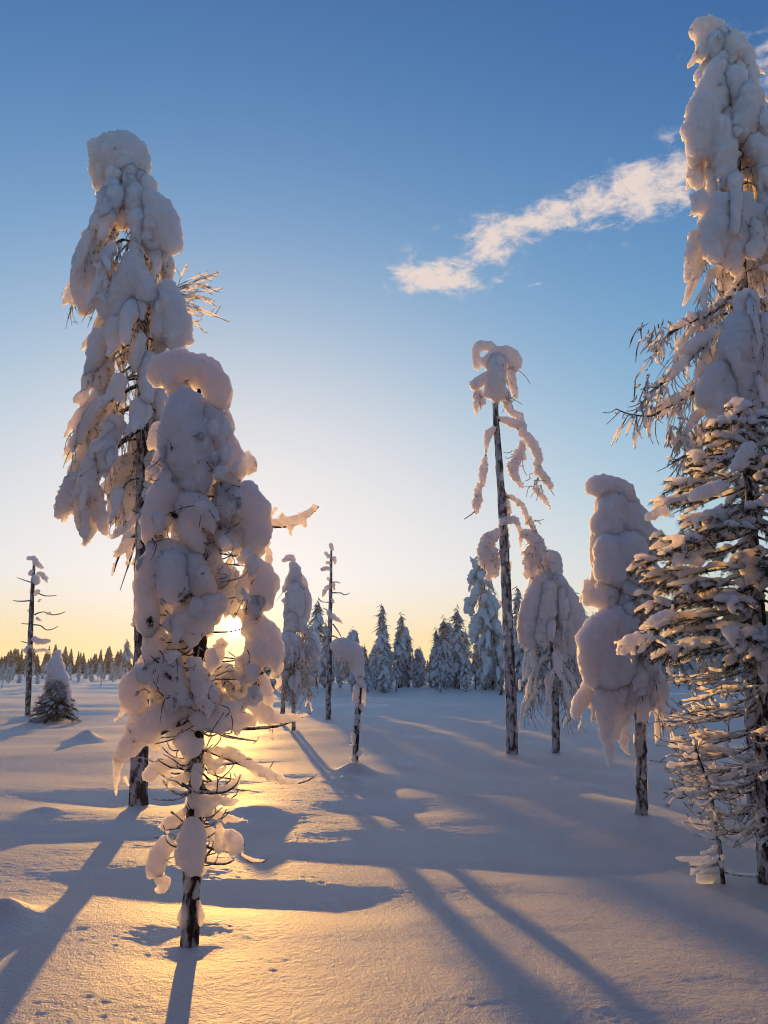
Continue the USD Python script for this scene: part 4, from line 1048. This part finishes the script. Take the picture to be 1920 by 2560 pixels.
    T.trunk([(887, 1950, 8), (890, 1860, 7.5), (896, 1760, 7), (900, 1690, 6), (893, 1640, 5), (872, 1612, 4), (845, 1612, 3)], mat=M_BARKDARK, sides=10, n=40)
    C = T.clump
    C([[(898, 1690, 12), (893, 1655, 17), (878, 1628, 24), (856, 1618, 22), (840, 1614, 14), (830, 1618, 7)], [(862, 1640, 14), (850, 1648, 8)]], -.03, h=.024, amp=.06)
    C([(892, 1720, 9), (890, 1745, 10), (893, 1760, 6)], -.05, h=.02); C([(908, 1715, 7), (909, 1755, 6), (905, 1775, 6)], .02, h=.02); C([(898, 1695, 10), (903, 1712, 8)], -.04, h=.02)
    for P_ in ([(893, 1790, 7), (890, 1812, 6)], [(904, 1765, 7), (906, 1772, 6)], [(886, 1840, 8), (884, 1860, 7)], [(902, 1878, 7), (896, 1884, 7)], [(884, 1893, 7), (886, 1915, 6)], [(899, 1810, 5), (900, 1825, 4)], [(896, 1905, 5), (894, 1925, 5)]):
        C(P_, -.04, h=.018, amp=.2)
    tw = []
    for _ in range(40):
        o = T.p(R.uniform(845, 885), R.uniform(1635, 1655), R.normal() * .06)
        e = o + np.array([R.normal() * .05, R.normal() * .05, R.uniform(-.28, -.05)])
        tw.append(tube(spline(np.array([o, (o + e) / 2 + R.normal(size=3) * .02, e]), 5), np.linspace(.009, .006, 5), 3))
    T.put('twigs', join(tw), M_TWIG, smooth=False, kind='stuff')


# ================================================================== the forest behind
def snowy_proto(seed, hgt, wid, top, lowest, lumps, dark, pole=False):
    """Parts of a distant snow-covered tree standing on the origin: trunk, snow clumps, twigs."""
    R = np.random.default_rng(seed)
    out = [('trunk', tube(np.array([[0, 0, -.3], [.03, 0, hgt * .4], [R.normal() * .06, 0, hgt * .95]]), np.array([.10, .08, .03]) * (hgt / 6) ** .5, 7), M_FARBARK, None)]
    tw, nd = [], []
    for i in range(lumps):
        u = (i + R.uniform(.2, .8)) / lumps
        z = lowest * hgt + (1 - lowest) * hgt * u
        prof = (1 - u) ** top * (.55 + .45 * min(1, u * 6))
        a = i * 2.4 + R.normal() * .4
        rad = wid * prof * R.uniform(.25, 1.0)
        r = max(.19 * wid, .15) * R.uniform(.6, 1.4) * (.55 + .6 * (1 - u))
        d = np.array([math.cos(a), math.sin(a), 0])
        p0 = np.array([0, 0, min(z + .5 * rad + .15, hgt)]); p1 = d * rad * .6 + [0, 0, z + .2 * rad]; p2 = d * rad + [0, 0, z - .45 * rad]
        caps = chain(np.array([[*p0, r * .7], [*p1, r], [*p2, r * .65]]))
        for _ in range(2):
            o = p1 + R.normal(size=3) * r * .6
            caps += chain(np.array([[*o, r * .55], [*(o + d * .1 - [0, 0, r * R.uniform(1.2, 2.6)]), r * .3]]))
        out.append(('snow_clump', snow_mesh(caps, .085, amp=.35, seed=seed * 50 + i), M_SNOWFAR, None))
        for _ in range(dark):
            o = p1 * R.uniform(.2, 1.0) + [0, 0, z * 0 + R.normal() * .1]
            o[2] = z + R.normal() * .25
            e = o + d * R.uniform(-.1, .5) * rad + np.array([R.normal() * .2, R.normal() * .2, -R.uniform(.1, .5)])
            tw.append(tube(np.array([o, (o + e) / 2, e]), np.array([.03, .035, .012]), 3))
    if pole:
        for i in range(8):
            z = hgt * R.uniform(.3, .9)
            a = R.uniform(0, 6.28)
            e = np.array([math.cos(a) * .5, math.sin(a) * .5, z - R.uniform(0, .2)])
            tw.append(tube(np.array([[0, 0, z], e * [.5, .5, 1] + [0, 0, .05], e]), np.array([.025, .02, .012]), 4))
    out.append(('twigs', join(tw), M_FROSTWIG, 'stuff'))
    return out


def dark_spruce(seed, hgt, wid):
    R = np.random.default_rng(seed)
    ms, sn = [], []
    L = int(hgt * 5)
    for i in range(L):
        u = (i + .5) / L
        z = hgt * (.08 + .92 * u)
        rad = wid * (1 - u) ** .85 * R.uniform(.75, 1.15) + .06
        for k in range(7):
            a = k * .9 + i * 1.3 + R.normal() * .2
            d = np.array([math.cos(a), math.sin(a), 0])
            s = np.array([-d[1], d[0], 0]) * (.10 + .16 * rad)
            b = np.array([0, 0, z + .12])
            t = d * rad * R.uniform(.7, 1.1) + [0, 0, z - .35 * rad]
            m = (b + t) / 2 + [0, 0, .06]
            v = np.array([b, m - s, t, m + s, m - [0, 0, .14 + .1 * rad]])
            ms.append((v, np.array([[0, 1, 4], [0, 4, 3], [1, 2, 4], [4, 2, 3], [0, 3, 1], [1, 3, 2]])))
            if R.random() < .5 * (1.15 - u):
                sn.append((v[:4] * [.97, .97, 1] + [0, 0, .05], np.array([[0, 3, 1], [1, 3, 2]])))
    out = [('trunk', tube(np.array([[0, 0, -.3], [0, 0, hgt]]), np.array([.12, .02]), 5), M_FARBARK, None), ('branches', join(ms), M_FARNEEDLE, 'stuff')]
    if sn:
        out.append(('snow_load', join(sn), M_SNOWFAR, 'stuff'))
    return out


def forest():
    R = np.random.default_rng(41)
    protos = {
        'column': ('snow_covered_spruce', snowy_proto(1, 6.0, .85, .36, .08, 48, 10)),
        'ghost': ('snow_covered_pine', snowy_proto(2, 5.6, 1.15, .30, .20, 42, 12)),
        'spire': ('snow_covered_spruce', snowy_proto(3, 7.0, 1.05, .75, .08, 54, 12)),
        'pole': ('snow_covered_pine', snowy_proto(4, 5.5, .95, .35, .5, 18, 12, True)),
        'bush': ('snow_covered_sapling', snowy_proto(5, 2.4, .7, .7, .05, 18, 8)),
        'dark': ('far_spruce', dark_spruce(6, 6.5, 1.35)),
        'dark2': ('far_spruce', dark_spruce(7, 5.6, 1.5)),
    }
    HGT = {'column': 6.2, 'ghost': 5.9, 'spire': 7.2, 'pole': 5.8, 'bush': 2.6, 'dark': 6.6, 'dark2': 5.7}
    first = {}

    def place(kind, x, y, h, label, group=None, cat='tree', sx=1.0):
        name, parts_ = protos[kind]
        t = thing(name, (x, y, float(terrain(x, y))), label, cat, group)
        s = h / HGT[kind]
        t.AddRotateZOp().Set(float(R.uniform(0, 360)))
        t.AddScaleOp().Set((s * sx, s * sx, s))
        if kind not in first:
            first[kind] = t.GetPath()
            for nm, vf, mat, k in parts_:
                part(t, nm, vf, mat, True, k)
        else:
            t.GetPrim().GetReferences().AddInternalReference(first[kind])
            t.GetPrim().SetInstanceable(True)
        return t

    def put(kind, px_top, py_top, py_foot, label, group=None, sx=1.0):
        f = ground_at(px_top, py_foot)
        top = at(px_top, py_top, f[1])
        place(kind, f[0], f[1], top[2], label, group, sx=sx)

    # those one can tell apart, from left to right
    L = [('spire', 955, 1518, 1722, 'pointed snowy spruce standing left of the crooked-topped one in the middle forest'),
         ('pole', 1003, 1535, 1718, 'snowy pine with a crooked hooked crown right of the pointed spruce'),
         ('column', 1020, 1590, 1720, 'slim snow column under the crooked-topped pine'),
         ('ghost', 880, 1568, 1728, 'snow-hooded pine right behind the bent snow arch'),
         ('pole', 790, 1504, 1725, 'small snow-capped pine right behind the slim hooded pine'),
         ('column', 812, 1560, 1722, 'frosted tree behind the thin dead pine stem'),
         ('bush', 920, 1655, 1728, 'low snowy bush in front of the pointed spruce'),
         ('bush', 962, 1632, 1730, 'small round snowy pine at the foot of the pointed spruce'),
         ('pole', 990, 1654, 1730, 'short bowed snowy sapling below the crooked-topped pine'),
         ('ghost', 1046, 1620, 1720, 'round-topped frosted tree at the gap in the middle forest'),
         ('bush', 1035, 1690, 1722, 'dark-footed low snowy bush at the gap in the middle forest'),
         ('column', 1092, 1578, 1728, 'narrow spruce with a twiggy tip left of the twin spruces'),
         ('column', 1112, 1548, 1722, 'left one of the twin tall spruces left of the thin pine'),
         ('column', 1146, 1525, 1724, 'right one of the twin tall spruces left of the thin pine'),
         ('pole', 1100, 1620, 1732, 'small hooded pine on a thin stem in front of the twin spruces'),
         ('ghost', 1165, 1640, 1730, 'frosted tree filling the foot of the twin spruces'),
         ('column', 1230, 1500, 1724, 'snowy tree between the ragged pine and the thin pine trunk'),
         ('pole', 1206, 1648, 1736, 'small white hooded tree in front of the ragged pine'),
         ('spire', 1303, 1470, 1728, 'dark-tipped spruce right behind the thin pine trunk'),
         ('column', 1290, 1580, 1726, 'snowy tree low behind the thin pine trunk on its right'),
         ('ghost', 1448, 1485, 1730, 'snow-rounded tree between the broad draped pine and the plump one'),
         ('column', 1470, 1530, 1732, 'frosted tree low beside the plump snow-buried pine'),
         ('ghost', 1510, 1560, 1722, 'frosted tree hidden behind the plump snow-buried pine'),
         ('column', 1350, 1560, 1722, 'frosted tree behind the broad draped pine'),
         ('ghost', 1400, 1570, 1724, 'second frosted tree behind the broad draped pine'),
         ('column', 850, 1640, 1722, 'frosted tree low behind the bent snow arch'),
         ('ghost', 760, 1620, 1718, 'frosted tree low behind the slim hooded pine'),
         ('pole', 680, 1600, 1716, 'frosted tree low right of the sun'),
         ('ghost', 170, 1660, 1714, 'pale frosted tree behind the small conical spruce'),
         ('column', 195, 1672, 1710, 'squat frosted tree right of the small conical spruce'),
         ('spire', 228, 1658, 1708, 'wider frosted tree left of the tall left pine'),
         ('pole', 252, 1672, 1716, 'thin frosted sapling with orange-lit twigs left of the tall left pine'),
         ('bush', 282, 1685, 1708, 'low frosted bush just left of the tall left pine'),
         ('pole', 311, 1600, 1702, 'round-headed taller pine over the far treeline left of the tall left pine'),
         ('ghost', 20, 1665, 1712, 'frosted tree left of the dead pine at the picture edge'),
         ('pole', 4, 1676, 1722, 'leaning frosted sapling at the left picture edge'),
         ('bush', 48, 1676, 1708, 'small frosted tree right behind the dead pine'),
         ('bush', 92, 1678, 1712, 'little frosted sapling between the dead pine and the small spruce')]
    for k, px, pt, pf, lab in L:
        put(k, px, pt, pf, lab, sx=R.uniform(1.05, 1.35))
    # the mass of trees behind them
    for i in range(118):
        px = R.uniform(880, 1960)
        f = ground_at(px, R.uniform(1700, 1714))
        pt = np.interp(px, [880, 1000, 1060, 1150, 1250, 1720], [1620, 1605, 1640, 1590, 1570, 1540]) + R.uniform(-25, 75)
        place(('column', 'ghost', 'column', 'ghost', 'pole', 'spire')[R.integers(0, 6)], f[0], f[1], at(px, pt, f[1])[2], 'frosted tree in the forest behind, right of centre', 'frosted trees in the middle forest', sx=R.uniform(1.0, 1.4))
    for i in range(46):
        px = R.choice([R.uniform(905, 1050), R.uniform(1080, 1300), R.uniform(1080, 1300)])
        f = ground_at(px, R.uniform(1711, 1727))
        place(('column', 'ghost', 'column', 'pole')[R.integers(0, 4)], f[0], f[1], at(px, R.triangular(1545, 1640, 1680), f[1])[2], 'frosted tree in the forest behind, right of centre', 'frosted trees in the middle forest', sx=R.uniform(1.0, 1.4))
    for i in range(14):
        px = R.uniform(1040, 1095)
        f = ground_at(px, R.uniform(1708, 1722))
        place(('column', 'ghost', 'bush')[R.integers(0, 3)], f[0], f[1], at(px, R.uniform(1628, 1680), f[1])[2], 'frosted tree in the forest behind, right of centre', 'frosted trees in the middle forest', sx=R.uniform(1.0, 1.4))
    for i in range(8):  # mostly hidden trees, added to cast shade on the snow at the right
        px = R.uniform(640, 790)
        f = ground_at(px, R.uniform(1714, 1729))
        place(('column', 'ghost', 'spire')[R.integers(0, 3)], f[0], f[1], at(px, R.uniform(1588, 1640), f[1])[2], 'frosted tree added low right of the sun to shade the right foreground', 'frosted trees right of the sun', sx=R.uniform(1.0, 1.4))
    for i in range(40):
        px = R.uniform(680, 900)
        f = ground_at(px, R.uniform(1700, 1710))
        place(('column', 'ghost', 'spire')[R.integers(0, 3)], f[0], f[1], at(px, R.uniform(1598, 1655), f[1])[2], 'frosted tree added low right of the sun to shade the right foreground', 'frosted trees right of the sun')
    for i in range(44):
        px = R.uniform(-60, 335)
        f = ground_at(px, R.uniform(1694, 1702))
        place(('column', 'ghost', 'spire', 'bush')[R.integers(0, 4)], f[0], f[1], at(px, R.uniform(1648, 1674), f[1])[2], 'frosted tree in front of the dark treeline at the far left', 'frosted trees before the far treeline')
    # unseen forest added behind and beside the camera to block low sky light
    back = []
    for i in range(360):
        if i < 215:
            x, y = R.uniform(-42, 42), -R.uniform(6, 42)
        elif i < 290:
            y = R.uniform(-8, 38)
            x = max(.72 * y, 4) + R.uniform(4, 34)
        else:
            y = R.uniform(-8, 34)
            x = -max(.72 * y, 4) - R.uniform(4, 34)
        kind = int(R.integers(0, 4))
        hh = R.uniform(6, 12.5) / (6.2, 5.9, 6.2, 7.2)[kind]
        back.append((kind % 3 if kind < 3 else 2, (x, y, float(terrain(x, y))), R.uniform(0, 2 * np.pi), hh * R.uniform(1.1, 1.5), hh))
    pi = UsdGeom.PointInstancer.Define(stage, '/World/added_forest')
    targets = []
    for nm, kind in (('snowy_spruce', 'column'), ('snowy_pine', 'ghost'), ('pointed_spruce', 'spire')):
        t = UsdGeom.Xform.Define(stage, f'/World/added_forest/{nm}')
        for child in stage.GetPrimAtPath(first[kind]).GetChildren():
            stage.DefinePrim(f'/World/added_forest/{nm}/{child.GetName()}').GetReferences().AddInternalReference(child.GetPath())
        targets.append(t.GetPath())
    pi.CreatePrototypesRel().SetTargets(targets)
    pi.CreateProtoIndicesAttr(Vt.IntArray([0 if q[0] == 0 else q[0] for q in back]))
    pi.CreatePositionsAttr(Vt.Vec3fArray([Gf.Vec3f(*map(float, q[1])) for q in back]))
    pi.CreateOrientationsAttr(Vt.QuathArray([Gf.Quath(math.cos(q[2] / 2), 0, 0, math.sin(q[2] / 2)) for q in back]))
    pi.CreateScalesAttr(Vt.Vec3fArray([Gf.Vec3f(float(q[3]), float(q[3]), float(q[4])) for q in back]))
    tag(pi.GetPrim(), 'unseen snow-covered forest added round the clearing to dim and warm the sky fill', 'forest', kind='stuff')
    # the far dark treeline
    for i in range(300):
        y = R.uniform(235, 320)
        px = R.uniform(-120, 350) if i < 175 else R.uniform(640, 1110) if i < 260 else R.uniform(1110, 2100)
        x = (px - 960) / FPX * y * 1.02
        place(('dark', 'dark2')[R.integers(0, 2)], x, y, 1.6 + R.triangular(6, 24, 64) / FPX * y, 'far dark spruce in the treeline along the horizon', 'spruces of the far treeline', sx=R.uniform(1.0, 1.75))


for build in (tree_near, tree_left, tree_thin, tree_round, tree_ghost, tree_tall_right, tree_bushy, sapling, ragged_pine, small_heroes, forest):
    build()


# ------------------------------------------------------------------ the air
hz = trimesh.creation.box((1500, 1500, 20)); hz.apply_translation((0, 0, 7))
mh = usdkit.material(stage, '/World/Looks/haze_air', {'v': ('principled_volume', {'color': (.9, .9, .92), 'density': .00014, 'anisotropy': .6})}, [], volume='v.volume')
hm = usdkit.mesh(stage, '/World/haze', hz, mh); tag(hm.GetPrim(), 'thin cold winter haze over the snow field', 'haze', kind='stuff')
